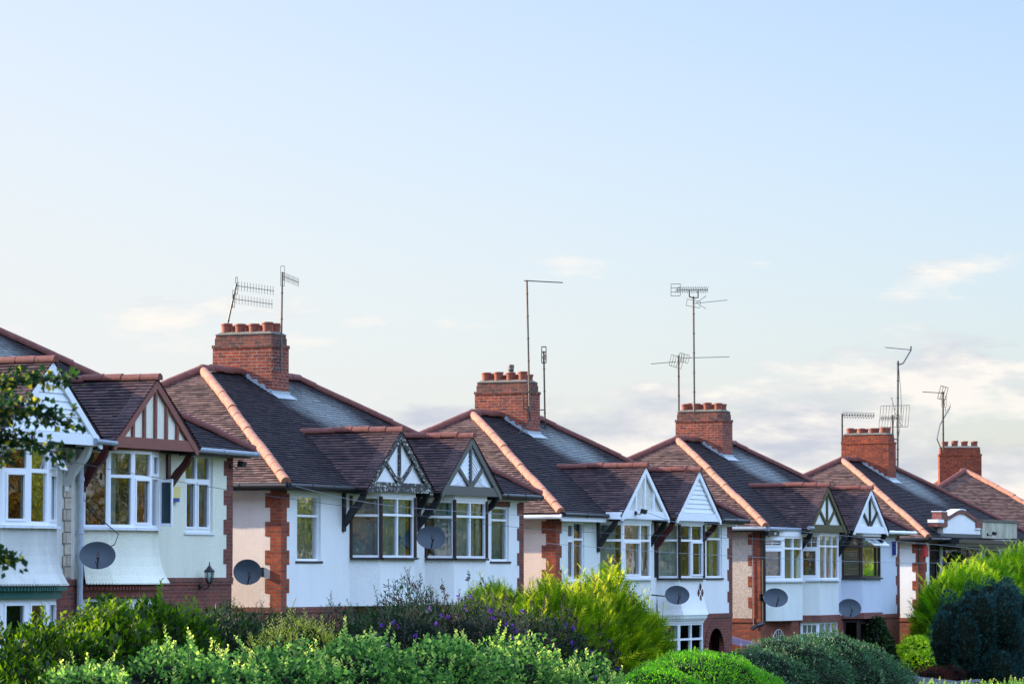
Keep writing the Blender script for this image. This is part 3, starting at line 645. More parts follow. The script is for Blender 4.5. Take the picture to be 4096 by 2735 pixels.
# ============================ house 3
def house3():
    B1b=[(2.75,0),(3.2,-.52),(5.1,-.52),(5.5,0)]; B2b=[(6.85,0),(7.2,-.5),(9.0,-.5),(9.25,0)]
    hl=(.73,1.85,-1.68,-.2); hr=(10.56,11.78,-1.62,-.15); W=12.55
    arch=(10.62,11.85,-5.6,-3.0); b=[(6.8,0),(7.2,-.5),(8.95,-.5),(9.2,0)]
    h=house_shell(3,15.07,4.75,'house with four dark red diamonds on its white front and two white gables',W=W,upm=('soft_render','white_render'),side='lit_buff_render',holesL=[hl,(2.8,5.4,-1.6,-.2),(6.9,9.2,-1.6,-.2),hr],lowholes=[arch,(6.85,9.1,-4.2,-2.9)])
    main_roof(h,W); quoins(h,W,-2.6)
    window(h,(.73,0),(1.85,0),-1.68,-.2,cols=(.42,),trans=-.64,inset=.03,sash=[(0,0),(0,1)],curt=[(.75,.95,'c')],sext=.1)
    bay(h,B1b,[dict(trans=-.65,curt=[(.0,.75,'c')],fw=.06),dict(cols=(.62,),trans=-.65,fw=.06,sash=[(0,0)],curt=[(.7,.95,'c')]),dict(trans=-.65)],-.2,-1.62,-2.6,'soft_render',0,lintel='whitepaint')
    bay(h,B2b,[dict(trans=-.62,curt=[(.1,.9,'c')],fw=.055),dict(cols=(.5,),trans=-.62,fw=.055,sash=[(1,0)],curt=[(.65,.8,'c')]),dict(trans=-.62)],-.18,-1.62,-2.6,'white_render',.14,lintel='whitepaint',sillm='dark_sill')
    for (x,y) in B2b[:3]:
        m=MB(); m.tube([(x,y-.008,-1.62),(x,y-.008,-.2)],.045,8); m.build('corner_post',MAT['black'],h)
    m=MB(); m.box((6.65,-.02,-1.6),(6.88,.02,-.1)); m.build('corner_panel',MAT['black'],h)
    window(h,(10.56,0),(11.78,0),-1.62,-.15,trans=-.55,inset=.04,sill='dark_sill',curt=[(.2,.4,'c'),(.55,.85,'c')],fw=.055)
    gable(h,4.4,'posts3','whitepaint','pale_pebble','whitepaint'); gable(h,8.28,'boards','whitepaint','whitepaint','whitepaint')
    m=MB(); m.box((2.55,-.66,-.12),(3.0,-.3,.06)); m.build('soffit_end',MAT['whitepaint'],h)
    bracket(h,2.72,'black'); bracket(h,6.15,'black'); bracket(h,6.72,'maroon'); bracket(h,9.95,'maroon',zb=-.85)
    f=MB(); f.box((9.9,-.02,-.2),(12.9,.0,-.06)); f.build('fascia_board',MAT['whitepaint'],h); f=MB(); f.box((-.3,-.32,-.2),(2.55,-.26,-.06)); f.build('fascia_board',MAT['whitepaint'],h)
    gutter(h,[(-.3,-.36,-.04),(2.6,-.36,-.04)],'black'); gutter(h,[(9.9,-.36,-.04),(12.9,-.36,-.04)],'black'); gutter(h,[(-.36,-.3,-.1),(-.36,7.5,-.1)],'whitepaint')
    # red diamond tiles
    for (x,z) in ((8.72,-1.86),(8.58,-2.02),(8.86,-2.02),(8.72,-2.17)):
        m=MB(); m.prism([(x-.07,-.512,z),(x,-.512,z-.10),(x+.07,-.512,z),(x,-.512,z+.10)],(0,-.02,0)); m.build('diamond_tile',MAT['maroon'],h)
    p=MB(); p.tube([(6.2,-.04,-.3),(6.2,-.04,-3)],.03,6); p.build('cable',MAT['black'],h)
    # lower bay, dentils, arch door
    d=MB(); sheet(d,b,-2.76,-2.6,.06,.14)
    Q=offs(b,.12)
    for i in range(len(Q)-1):
        a_,b_=Vector((*Q[i],-2.70)),Vector((*Q[i+1],-2.70)); n=max(1,int((b_-a_).length/.09))
        for k in range(n): c=a_+(b_-a_)*(k+.5)/n; d.obox(c+Vector((-.025,0,0)),(.05,0,0),(0,.08,0),(0,0,.06))
    d.build('dentil_course',MAT['soft_render'],h)
    lowbay(h,b,[dict(trans=-3.25,curt=[(.1,.6,'c')],pane='glass'),dict(cols=(.5,),trans=-3.25,fw=.055,curt=[(.05,.2,'c')]),dict(trans=-3.3)],-2.74,-2.82,-4.1)
    cxa=(arch[0]+arch[1])/2; ra=(arch[1]-arch[0])/2; zc=-3.5
    # spandrel closing the square hole down to a round head, ring of rubbed bricks, recessed dark door
    sp=MB(); N=16
    for k in range(N):
        t0,t1=math.pi*k/N,math.pi*(k+1)/N; x0_,x1_=cxa+ra*math.cos(t0),cxa+ra*math.cos(t1); z0_,z1_=-3.615+ra*math.sin(t0),-3.615+ra*math.sin(t1)
        sp.face([(x1_,-.003,z1_),(x0_,-.003,z0_),(x0_,-.003,-2.98),(x1_,-.003,-2.98)])
    sp.build('arch_spandrel',MAT['brick'],h)
    rg=MB()
    for k in range(19):
        t=math.pi*(k+.5)/19; c,s_=math.cos(t),math.sin(t); r0,r1=ra,ra+.24; dt=math.pi/19*.44
        rg.prism([(cxa+r0*math.cos(t-dt),-.03,-3.62+r0*math.sin(t-dt)),(cxa+r1*math.cos(t-dt),-.03,-3.62+r1*math.sin(t-dt)),(cxa+r1*math.cos(t+dt),-.03,-3.62+r1*math.sin(t+dt)),(cxa+r0*math.cos(t+dt),-.03,-3.62+r0*math.sin(t+dt))],(0,.03,0))
    rg.build('brick_arch',MAT['brick'],h)
    d=MB(); d.box((arch[0],.35,-5.6),(arch[1],.4,-3.0)); 
    for z in (-4.9,-4.2): 
        for x in (cxa-.42,cxa+.05): d.box((x,.32,z),(x+.37,.35,z+.5))
    d.box((arch[0],.3,-3.78),(arch[1],.35,-3.7)); d.build('door',MAT['maroon'],h)
    chimney(h,6.28,cowl=True); return h
# ============================ house 4
def house4():
    W=13.0; O0=[(.12,0),(1.02,-.36),(2.62,-.36),(2.75,0)]; Ba=[(3.35,0),(3.75,-.5),(5.5,-.5),(5.9,0)]; Bb=[(7.27,0),(7.7,-.52),(9.5,-.52),(10.2,0)]
    h=house_shell(4,29.95,4.57,'house with olive timbered gable, white mullioned windows and dark brown framed bay',W=W,upm=('soft_render','blue_render'),side='pebble',holesL=[(.2,2.6,-1.5,-.25),bayhole(Ba),(7.3,10.1,-1.45,-.2)],lowholes=[(3.4,5.8,-4.2,-2.8),(7.4,10.0,-4.2,-2.8),(.9,1.9,-5.6,-3.3)],low='lowbrick')
    main_roof(h,W); quoins(h,W,-2.6)
    bay(h,O0,[dict(trans=-.60,fw=.09,sash=[(0,0),(0,1)],curt=[(.1,.9,'roller')],bars={(0,1):(2,2)}),dict(cols=(.5,),trans=-.60,fw=.06,bars=None,curt=[(.0,.95,'t')]),None],-.25,-1.52,-2.68,'soft_render',0)
    bay(h,Ba,[dict(trans=-.58,fw=.08,sash=[(0,0)],bars={(0,1):(3,2)},curt=[(0,.3,'c')]),dict(cols=(.33,.66),trans=-.52,fw=.05,curt=[(0,1,'t')]),dict(trans=-.5)],-.17,-1.5,-2.55,'soft_render',0)
    bay(h,Bb,[dict(trans=-.5,fm='darkwood',fw=.08,curt=[(0,1,'blind')]),dict(cols=(.78,),fm='darkwood',trans=-.5,fw=.06,curt=[(0,.7,'blind')],pane='glass2'),dict(fm='darkwood',fw=.04)],-.19,-1.45,-2.52,'blue_render',0,sillm='dark_sill')
    # two top-hung lights standing open
    for k in (0,1):
        a=Vector((7.85+k*.78,-.55,-.24)); u=Vector((.72,0,0)); dn=Vector((.0,-.30,-.20)); m=MB()
        for s0,s1,t0,t1 in ((0,1,0,.14),(0,1,.86,1),(0,.08,.14,.86),(.92,1,.14,.86)): m.obox(a+u*s0+dn*t0,u*(s1-s0),dn*(t1-t0),(0,0,-.035))
        oc=m.build('open_casement',MAT['darkwood' if k<0 else 'upvc'],h); m=MB(); m.face([a+u*.05+dn*.05,a+u*.95+dn*.05,a+u*.95+dn*.95,a+u*.05+dn*.95]); m.build('pane',MAT['glass2'],oc)
    gable(h,4.1,'vee','olive','soft_render','olive'); gable(h,8.15,'vee','whitepaint','soft_render','blackpaint')
    bracket(h,2.95,'black'); bracket(h,6.2,'blackpaint'); bracket(h,6.75,'blackpaint'); bracket(h,10.0,'blackpaint',zb=-.7)
    gutter(h,[(-.3,-.38,-.05),(2.5,-.38,-.05)],'gutter_grey'); gutter(h,[(10.0,-.38,-.04),(13.5,-.38,-.04)],'whitepaint'); gutter(h,[(-.38,-.3,-.05),(-.38,7.5,-.05)],'gutter_grey'); gutter(h,[(2.3,-.68,.0),(2.75,-.66,.0)],'gutter_grey',.05)
    f=MB(); f.box((-.1,-.3,-.24),(2.75,-.2,-.12)); f.build('fascia_board',MAT['weather'],h)
    p=MB(); p.tube([(.02,-.1,-.12),(.02,-.1,-2.66),(-.05,-.08,-2.76),(-.3,.0,-2.8),(-.42,.1,-2.9)],.06,8); p.build('downpipe',MAT['black'],h)
    p=MB(); p.tube([(-.03,.22,-.2),(-.03,.2,-2.9)],.009,5); p.build('cable',MAT['palewire'],h)
    for (P,zt,zb_) in ((Ba,-2.55,-2.74),(Bb,-2.52,-2.70)):
        m=MB(); sheet(m,P,zb_,zt,.05,.05); Q=offs(P,.05); m.face([(*p_,zb_) for p_ in reversed(Q)]); m.face([(*p_,zt) for p_ in Q]); m.build('brick_band',MAT['soldier'],h)
    lowbay(h,[(3.45,0),(3.8,-.45),(5.5,-.45),(5.85,0)],[dict(trans=None,fw=.08,bars={(0,0):(3,5)},curt=[(.1,.9,'c')]),dict(cols=(.33,.66),fw=.05,curt=[(.1,.5,'c')]),dict()],-2.72,-2.76,-4.1)
    for un in (0,):
        P=[(7.4,0),(7.7,-.4),(9.5,-.4),(10.0,0)]
        window(h,P[0],P[1],-4.1,-2.74,fm='darkwood',fw=.07,sill=None); window(h,P[1],P[2],-4.1,-2.74,cols=(.55,),trans=-3.4,fm='darkwood',fw=.08,sill=None,sash=[(0,1),(1,1)]); window(h,P[2],P[3],-4.1,-2.74,fm='darkwood',fw=.07,sill=None)
    # white fan grille over the door, and a door
    m=MB(); c=Vector((1.4,-.05,-3.55))
    for r in (.32,.62): m.tube([c+Vector((r*math.cos(t),0,r*math.sin(t))) for t in np.linspace(0,math.pi,15)],.012,5)
    for t in np.linspace(0,math.pi,9): m.tube([c,c+Vector((.62*math.cos(t),0,.62*math.sin(t)))],.010,5)
    m.build('fan_grille',MAT['upvc'],h)
    m=MB(); m.box((.9,.1,-5.6),(1.9,.15,-3.2)); m.build('door',MAT['darkwood'],h)
    # corrugated lean-to over the side passage
    m=MB(); n=22
    for k in range(n):
        x0_,x1_=-1.75+k*.075,-1.75+(k+1)*.075; za,zb2=(.02 if k%2 else -.02),(-.02 if k%2 else .02)
        m.face([(x0_,-.1,-3.35+za+.0),(x1_,-.1,-3.35+zb2),(x1_,1.5,-2.95+zb2),(x0_,1.5,-2.95+za)])
    m.build('corrugated_canopy',MAT['corr'],h)
    chimney(h,6.3); return h
# ============================ house 5
def house5():
    W=12.7; b=[(2.2,0),(2.6,-.5),(4.7,-.5),(5.0,0)]; b2=[(6.9,0),(7.3,-.5),(9.3,-.5),(9.7,0)]
    h=house_shell(5,45.5,4.4,'house on the right with a shaped parapet gable and a plain stained parapet',W=W,upm=('white_render','soft_render'),side='white_render',holesL=[(.68,1.98,-1.7,-.22),bayhole(b),bayhole(b2)],low='lowbrick')
    main_roof(h,W,front='tile_front'); quoins(h,W,-2.6,right=False)
    window(h,(.68,0),(1.98,0),-1.7,-.22,cols=(.5,),trans=-.74,fm='darkwood',fw=.09,inset=.04,bars={(0,1):(4,1),(1,1):(4,1)},curt=[(0,1,'c')],sill='dark_sill')
    bay(h,b,[dict(trans=-.7,fm='darkwood',fw=.1,curt=[(0,1,'c')]),dict(cols=(.45,.85),trans=-.7,fm='darkwood',fw=.1,bars={(0,1):(4,2),(1,1):(4,2)},curt=[(0,1,'c')]),dict(fm='darkwood')],-.28,-1.6,-2.6,'white_render',0,sillm='dark_sill',lintel='black')
    bay(h,b2,[dict(trans=-.7,fw=.06),dict(cols=(.35,.7),trans=-.7,fw=.05),dict()],-.28,-1.6,-2.6,'soft_render',0,lintel='soft_render')
    # shaped parapet, built as stepped curve with brick coping
    y=-.25; xs0,xs1=1.8,5.15; N=16
    cs=[(xs1-(xs1-xs0)*k/N,y,.60+.24*math.sin(math.pi*k/N)**1.4) for k in range(N+1)]
    m=MB(); m.prism([(1.45,y,.16),(5.7,y,.16),(5.7,y,.36),(xs1,y,.40)]+cs+[(xs0,y,.40),(1.45,y,.36)],(0,.24,0)); pg=m.build('shaped_parapet',MAT['white_render'],h)
    m=MB()
    for k in range(N):
        a,b_=Vector(cs[k]),Vector(cs[k+1]); m.prism([(a.x,y-.05,a.z-.01),(b_.x,y-.05,b_.z-.01),(b_.x,y-.05,b_.z+.12),(a.x,y-.05,a.z+.12)],(0,.32,0))
    m.box((1.1,y-.05,.60),(xs0,y+.28,.86)); m.box((.7,y-.05,.37),(xs0-.02,y+.28,.58)); m.box((xs1-.02,y-.05,.37),(5.85,y+.28,.60)); m.build('brick_coping',MAT['soldier'],pg)
    for a_,b2_ in (((1.08,y-.06,.862),(xs0+.06,y+.3,.885)),((.68,y-.06,.50),(1.35,y+.3,.605)),((5.1,y-.06,.33),(5.6,y+.2,.368))):
        m=MB(); m.box(a_,b2_); m.build('paint_drip',MAT['whitepaint'],pg)
    m=MB()
    for k in range(N//2-2,N): a,b_=Vector(cs[k]),Vector(cs[k+1]); m.prism([(a.x,y-.055,a.z+.121),(b_.x,y-.055,b_.z+.121),(b_.x,y-.055,b_.z+.15),(a.x,y-.055,a.z+.15)],(0,.33,0))
    m.build('paint_drip',MAT['whitepaint'],pg)
    m=MB(); m.box((1.2,y+.01,-.02),(5.9,.6,.155)); m.box((1.3,y+.2,.1),(5.8,1.2,.36)); m.build('lead_apron',MAT['apron'],h)
    m=MB(); m.box((5.95,y,-.08),(10.25,y+.22,.60)); m.box((10.05,y+.22,-.08),(10.25,1.2,.60)); m.build('flat_parapet',MAT['parapet'],h)
    m=MB(); m.box((5.9,y-.04,.60),(10.3,y+.26,.68)); m.box((10.0,y+.26,.60),(10.3,1.2,.68)); m.build('parapet_coping',MAT['flaunch'],h)
    m=MB(); m.box((1.6,-.75,-.16),(10.2,.0,-.04)); m.box((1.6,-.65,-.28),(10.2,.0,-.16)); m.build('bay_roof',MAT['black'],h)
    gutter(h,[(-.35,-.36,-.05),(1.8,-.36,-.05)],'black'); gutter(h,[(-.36,-.3,-.05),(-.36,7.5,-.05)],'black')
    s=MB(); s.box((.65,-.012,-.22),(2.0,.02,-.08)); s.build('window_arch',MAT['soldier'],h)
    p=MB(); p.tube([(-.03,.15,-.2),(-.03,.15,-3.5)],.02,5); p.build('cable',MAT['black'],h)
    chimney(h,6.3,y0=3.05,y1=4.75,top=3.62,mat='chim2'); return h
def house6():
    h=house_shell(6,61.86,4.3,'farthest house on the right, showing its tiled hip and a red chimney with four pots')
    main_roof(h,W0,PITv=2.78,half=4.4); chimney(h,5.65,y0=3.35,y1=4.95,top=3.72,mat='chim2',w=.7,rows=1,lead=False)
    h.location.y=-1.2; h.rotation_euler.z=R(22); return h
HS=[house1(),house2(),house3(),house4(),house5(),house6()]
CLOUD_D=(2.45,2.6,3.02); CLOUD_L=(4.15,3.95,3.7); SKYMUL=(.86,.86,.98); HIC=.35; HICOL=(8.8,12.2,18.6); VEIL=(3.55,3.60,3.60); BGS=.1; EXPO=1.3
# ------------------------------------------------------------------ ground, road
def gz(x):
    xs=[-400,-90,-66,-8,6.7,21.3,36.5,52,66,140,500]; zs=[3.2,2.1,1.72,.61,0,-.4,-.58,-.75,-.8,-1.2,-2]
    return float(np.interp(x,xs,zs))
def strip(name,mat,y0,y1,dz,kind='structure'):
    m=MB(); xs=[-400,-250,-150,-90,-66,-50,-30,-8,6.7,21.3,36.5,52,66,90,140,250,500]
    for i in range(len(xs)-1):
        a,b=xs[i],xs[i+1]; m.face([(a,y0,gz(a)+dz),(b,y0,gz(b)+dz),(b,y1,gz(b)+dz),(a,y1,gz(a)+dz)])
    o=m.build(name,MAT[mat]); tag(o,kind=kind); return o
strip('ground','grass',-400,500,-.03); strip('road','asphalt',-25,-18.2,.0); strip('pavement','paving',-18.0,-15.6,.12); strip('far_pavement','paving',-27.2,-25.2,.12)
for y,nm in ((-18.2,'kerb'),(-25.2,'kerb')):
    m=MB()
    for a,b in ((-90,-66),(-66,-50),(-50,-30),(-30,-8),(-8,6.7),(6.7,21.3),(21.3,36.5),(36.5,52),(52,66),(66,140)):
        for s in (0,):
            z0,z1=gz(a),gz(b); m.face([(a,y,z0+.125),(b,y,z1+.125),(b,y+.2,z1+.125),(a,y+.2,z0+.125)]); yy=y if y>-20 else y+.2
            q=[(a,yy,z0-.02),(b,yy,z1-.02),(b,yy,z1+.125),(a,yy,z0+.125)]; m.face(q)
    tag(m.build(nm,MAT['kerb']),kind='structure')

# ------------------------------------------------------------------ satellite dishes
def dish(X,loc,mount,label,a=.32,b=.28,az=212,el=18,lnb='black',tilt=0):
    t=empty('satellite_dish',(X[0]+mount[0],mount[1],X[1]+mount[2])); tag(t,label,'satellite dish','satellite dishes on the house fronts')
    c=Vector(loc)-Vector(mount); n=Vector((math.cos(R(az))*math.cos(R(el)),math.sin(R(az))*math.cos(R(el)),math.sin(R(el)))); s=Vector((-math.sin(R(az)),math.cos(R(az)),0)); u=n.cross(s)*-1
    if u.z<0: u=-u
    m=MB(); NR,NA=5,28
    P=lambda r,k,o=0:c+s*a*r*math.cos(2*math.pi*k/NA)+u*b*r*math.sin(2*math.pi*k/NA)+n*(.07*r*r-.05-o)
    for o,fl in ((0,False),(.012,True)):
        for i in range(NR):
            for k in range(NA):
                q=[P(i/NR,k,o),P((i+1)/NR,k,o),P((i+1)/NR,k+1,o),P(i/NR,k+1,o)]
                if i==0: q=[q[0],q[1],q[2]]
                m.face(q if not fl else q[::-1])
    for k in range(NA): m.face([P(1,k),P(1,k,.012),P(1,k+1,.012),P(1,k+1)])
    m.build('reflector',MAT['dish'],t,smooth=True)
    m=MB(); f=c-u*b*.35+n*.33; m.tube([c-u*b*.95,c-u*b*.9+n*.1,f-u*.04],.013,6); m.build('arm',MAT['black'],t)
    m=MB(); m.obox(f-s*.03-u*.07-n*.03,s*.06,u*.12,n*.07); m.lathe(f-n*.02,[(.0,.0),(.035,0),(.03,-.07),(0,-.07)],10,n); m.tube([f-u*.07,f-u*.16+s*.05,f-u*.2,f-u*.12-s*.05,c-u*b*.9],.006,5); m.build('receiver',MAT[lnb],t)
    m=MB(); k=c-n*.06; m.obox(k-s*.09-u*.06-n*.05,s*.18,u*.12,n*.04); m.tube([k-n*.03,(k-n*.05+Vector((0,0,-.02)))*.55,(0,-.02,0)],.02,6); m.box((-.07,-.02,-.1),(.07,.02,.1)); m.build('wall_bracket',MAT['black'],t)
    return t
Xh={k+1:(h.location.x,h.location.z) for k,h in enumerate(HS)}
dish(Xh[1],(5.98,-.72,-2.16),(6.62,-.03,-2.2),'large grey satellite dish beside the grey downpipe on the nearest cream house',.34,.27)
dish(Xh[2],(5.9,-.72,-1.09),(6.35,-.02,-1.12),'blue grey satellite dish overlapping the left window of the second bay on the white house',.33,.27)
dish(Xh[2],(-.55,.50,-1.86),(-.02,.42,-1.86),'charcoal satellite dish on the pinkish side wall in the gap between houses',.30,.27,az=215,el=8)
dish(Xh[3],(6.62,-.66,-2.07),(6.05,-.02,-2.05),'small grey satellite dish left of the four red diamonds',.33,.26)
dish(Xh[4],(-.45,-.62,-2.01),(-.02,-.02,-2.0),'grey satellite dish by the black downpipe below the blue blinds',.36,.28)
dish(Xh[4],(5.72,-.76,-2.36),(6.25,-.02,-2.4),'pale grey satellite dish under the dark brown framed bay',.36,.29,lnb='dish')

# ------------------------------------------------------------------ aerials
def yagi(m,a,b,n,L,ed,r=.008,el=.006,refl=None,taper=1.,x=False):
    a,b=Vector(a),Vector(b); ed=Vector(ed).normalized(); m.tube([a,b],r,5); d=b-a; s=d.cross(ed).normalized()
    for k in range(n):
        t=.06+.92*k/(n-1); p=a+d*t; l=L*(1+(taper-1)*t)
        if x:
            m.tube([p-ed*l/2-s*l*.3-d.normalized()*l*.25,p,p+ed*l/2-d.normalized()*l*.25],el,4); m.tube([p+ed*l/2+s*.03+d.normalized()*l*.25,p,p-ed*l/2+d.normalized()*l*.25],el,4)
        else: m.tube([p-ed*l/2,p+ed*l/2],el,4)
    if refl:
        w,h,g=refl; p=a
        for k in range(g): q=p+ed*(-h/2+h*k/(g-1)); m.tube([q-s*w/2,q+s*w/2],el*1.2,4)
        for sg in (-1,1): m.tube([p-ed*h/2+s*sg*w/2,p+ed*h/2+s*sg*w/2],el*1.2,4)
def antenna(k,base,label,mast,aerials,mr=.022,mat='darkmetal',extra=None):
    o=HS[k-1].location; t=empty('tv_antenna',(o.x+base[0],base[1],o.z+base[2])); tag(t,label,'tv antenna','television aerials on the chimneys')
    B=Vector(base); m=MB(); m.tube([Vector(p)-B for p in mast],mr,8); 
    L=(Vector(mast[-1])-Vector(mast[0])).length
    for q in range(1,int(L/.6)+1):
        a=Vector(mast[0])-B; b=Vector(mast[-1])-B; p=a+(b-a)*(q*.6/L) if q*.6<L else b
        m.tube([p,p+(b-a).normalized()*.03],mr*1.35,8) if len(mast)==2 else None
    m.build('mast',MAT[mat],t)
    for ar in aerials:
        m=MB(); a,b,n,L,ed=ar[:5]; kw=ar[5] if len(ar)>5 else {}
        kw=dict(kw); am=kw.pop('mat','darkmetal'); yagi(m,Vector(a)-B,Vector(b)-B,n,L,ed,**kw); m.build('aerial',MAT[am],t)
    if extra:
        m=MB(); 
        for pts,r in extra: m.tube([Vector(p)-B for p in pts],r,6)
        m.build('bracket',MAT['darkmetal'],t)
    return t
Zv=(0,0,1)
antenna(2,(6.42,4.86,3.4),'leaning aerial mast with two stacked fishbone aerials on the first chimney',[(6.42,4.9,3.4),(6.56,4.62,4.86)],
 [((6.56,4.62,4.81),(8.40,4.6,4.82),13,.22,Zv,dict(refl=(.05,.40,4))),((6.5,4.66,4.5),(8.34,4.6,4.50),13,.22,Zv,dict(refl=(.05,.40,4)))],.022)
antenna(2,(6.05,3.22,2.75),'upright mast with a short comb aerial on the front of the first chimney',[(6.10,3.2,2.75),(6.14,3.2,5.05)],
 [((6.16,3.2,4.96),(6.98,3.2,4.87),13,.20,Zv,dict(refl=(.10,.46,4),el=.005))],.025,'metal',[([(6.1,3.2,3.05),(5.85,3.3,3.05)],.018),([(6.1,3.2,2.8),(5.85,3.3,2.8)],.018)])
antenna(3,(5.72,3.2,3.0),'tall pale mast with one long horizontal boom on the second chimney',[(5.72,3.2,2.95),(5.66,3.25,6.32)],
 [((5.5,3.25,6.30),(8.1,3.25,6.44),16,.07,(.2,1,.1),dict(r=.016,el=.011))],.028,'metal',[([(5.72,3.2,3.35),(5.5,3.3,3.25),(5.55,3.3,2.9),(5.72,3.2,2.85)],.02),([(5.72,3.2,3.4),(5.95,3.3,3.2),(5.9,3.3,2.9),(5.72,3.2,2.8)],.02),([(5.76,3.25,2.85),(5.95,3.27,2.6),(5.8,3.27,2.45),(5.5,3.27,2.35),(5.2,3.3,2.2)],.016)])
antenna(3,(7.3,3.75,1.95),'mast standing clear of the right side of the second chimney',[(7.82,3.65,2.25),(7.72,3.65,4.55)],
 [((7.73,3.65,4.45),(7.2,3.35,4.3),6,.12,Zv,dict(refl=(.12,.44,4),el=.012))],.026,'darkmetal',[([(6.71,3.65,2.9),(7.8,3.65,2.95)],.018),([(6.71,3.65,2.55),(6.8,3.65,2.35),(7.84,3.65,2.35)],.018)])
antenna(4,(5.7,4.2,3.6),'tallest rusty mast with a multi element aerial above a thin one on the third chimney',[(5.75,4.2,3.6),(5.7,4.2,7.15)],
 [((4.2,4.2,7.24),(6.95,4.2,7.44),14,.19,Zv,dict(x=True,refl=(.3,.36,4),r=.012,el=.007)),((5.7,4.2,6.93),(8.65,4.2,7.24),13,.07,(0,1,.2),dict(refl=(.2,.45,3)))],.032,'metal',[([(5.35,4.2,7.3),(5.35,4.2,7.12),(5.7,4.2,7.1),(6.1,4.2,7.14),(6.1,4.2,7.35)],.02),([(6.25,4.0,6.8),(6.2,4.3,6.99),(6.28,4.0,7.2)],.009)])
antenna(4,(6.2,5.0,2.9),'dark mast with aerials pointing both ways behind the third chimney',[(6.77,5.1,2.95),(6.75,5.1,5.42)],
 [((7.2,5.1,5.36),(11.25,5.1,5.62),22,.05,(0,1,.3),dict(refl=(.25,.34,5),r=.011)),((6.55,5.1,5.21),(4.44,5.1,5.03),16,.05,(0,1,.3),dict(refl=(.34,.42,6),r=.01)),((6.75,5.1,5.3),(7.2,5.1,5.36),3,.3,Zv,{})],.03,'darkmetal',[([(6.3,4.88,3.3),(6.77,5.1,3.3)],.016),([(6.3,4.88,3.0),(6.77,5.1,3.0)],.016)])
antenna(5,(6.0,4.8,2.7),'left mast of the fourth chimney with a horizontal aerial of crossed elements',[(6.39,4.9,2.75),(6.42,4.9,4.40)],
 [((6.42,4.9,4.35),(10.0,4.9,4.46),12,.22,Zv,dict(x=True,r=.013,el=.009))],.032,'darkmetal',[([(6.2,4.76,3.2),(6.4,4.9,3.2)],.018),([(6.2,4.76,2.85),(6.4,4.9,2.85)],.018)])
antenna(5,(6.3,3.3,3.7),'short mast with a wide wire grid reflector among the pots of the fourth chimney',[(7.0,3.25,3.62),(7.0,3.25,4.34)],
 [((5.6,3.25,4.17),(7.9,3.25,4.27),11,.16,Zv,dict(x=True,el=.007)),((7.2,3.25,4.3),(8.1,3.25,4.0),2,.05,(0,1,0),dict(refl=(.8,1.05,11),el=.007)),((6.9,3.25,4.95),(7.35,3.25,4.35),4,.3,(1,0,.1),{})],.032,'darkmetal')
antenna(5,(6.9,3.2,2.6),'tall mast with a cranked arm and thin boom right of the fourth chimney',[(7.37,3.2,2.54),(7.5,3.2,6.25)],
 [((9.0,3.2,6.72),(6.1,3.2,6.64),18,.07,(0,1,.3),dict(r=.013,el=.01))],.036,'darkmetal',[([(7.5,3.2,6.1),(8.1,3.2,6.2),(9.0,3.2,6.7),(9.02,3.2,6.85)],.026),([(6.7,3.25,3.5),(7.45,3.2,3.5)],.02),([(6.7,3.25,2.8),(7.4,3.2,2.8)],.02),([(7.55,3.2,6.1),(7.8,3.2,5.2),(7.9,3.2,4.3),(7.5,3.2,3.6)],.009)])
antenna(6,(2.34,5.0,3.75),'slim mast with a left pointing boom at the farthest chimney',[(2.34,5.0,3.6),(2.34,5.0,5.83)],
 [((2.34,5,5.77),(-.21,5,5.70),14,.07,(0,1,.3),dict(refl=(.5,.3,4),r=.015,el=.011)),((2.5,5,5.45),(2.7,5,5.05),2,.3,Zv,dict(refl=(.2,.4,5)))],.035,'darkmetal')
antenna(6,(1.94,5.0,3.7),'bent thin rod leaning across the farthest mast',[(2.1,5.0,3.6),(1.54,5.0,4.0),(1.94,5,4.55),(3.2,5.0,5.25)],[((3.0,5.0,5.1),(3.3,5.0,5.35),3,.28,(.5,0,-.5),{})],.022,'metal')

# ------------------------------------------------------------------ small fittings
def fitting(k,name,label,cat,loc): o=HS[k-1].location; t=empty(name,(o.x+loc[0],loc[1],o.z+loc[2])); tag(t,label,cat); return t
t=fitting(1,'alarm_box','cream and navy burglar alarm box on the cream wall right of the open casement','alarm box',(10.1,0,-1.06))
m=MB(); m.prism([(-.16,-.09,.06),(.16,-.09,.06),(.19,-.09,.29),(-.19,-.09,.29)],(0,.09,0)); m.build('case',MAT['yellow'],t); m=MB(); m.box((-.15,-.085,-.02),(.15,0,.06)); m.build('base',MAT['navy'],t)
t=fitting(5,'alarm_box','red burglar alarm box on the brick corner of the house with the parapets','alarm box',(.13,-.01,-.62)); m=MB(); m.box((-.16,-.09,-.0),(.16,0,.36)); m.build('case',MAT['redp'],t)
t=fitting(4,'alarm_box','narrow dark blue and white alarm box right of the brown framed bay','alarm box',(12.4,0,-.75)); m=MB(); m.prism([(-.1,-.10,.02),(.1,-.1,.02),(.1,-.1,.42),(-.1,-.1,.42)],(0,.1,0)); m.build('case',MAT['upvc'],t); m=MB(); m.box((-.13,-.13,0),(-.09,0,.44)); m.build('side',MAT['navy'],t)
t=fitting(1,'wall_lantern','black coach lantern on the brick wall of the nearest house','lantern',(11.25,0,-2.75))
m=MB(); m.lathe((0,-.02,0),[(.06,0),(.06,.02),(0,.02)],12,(0,-1,0)); m.tube([(0,-.02,0),(0,-.12,-.06),(0,-.2,-.03),(0,-.22,.04)],.014,6); m.build('arm',MAT['black'],t)
m=MB(); c=(0,-.22,.04); m.lathe(c,[(.0,0),(.05,.01),(.055,.03)],8); m.lathe(c,[(.11,.24),(.115,.26),(.05,.33),(.03,.36),(.012,.38),(.012,.42),(.0,.46)],8)
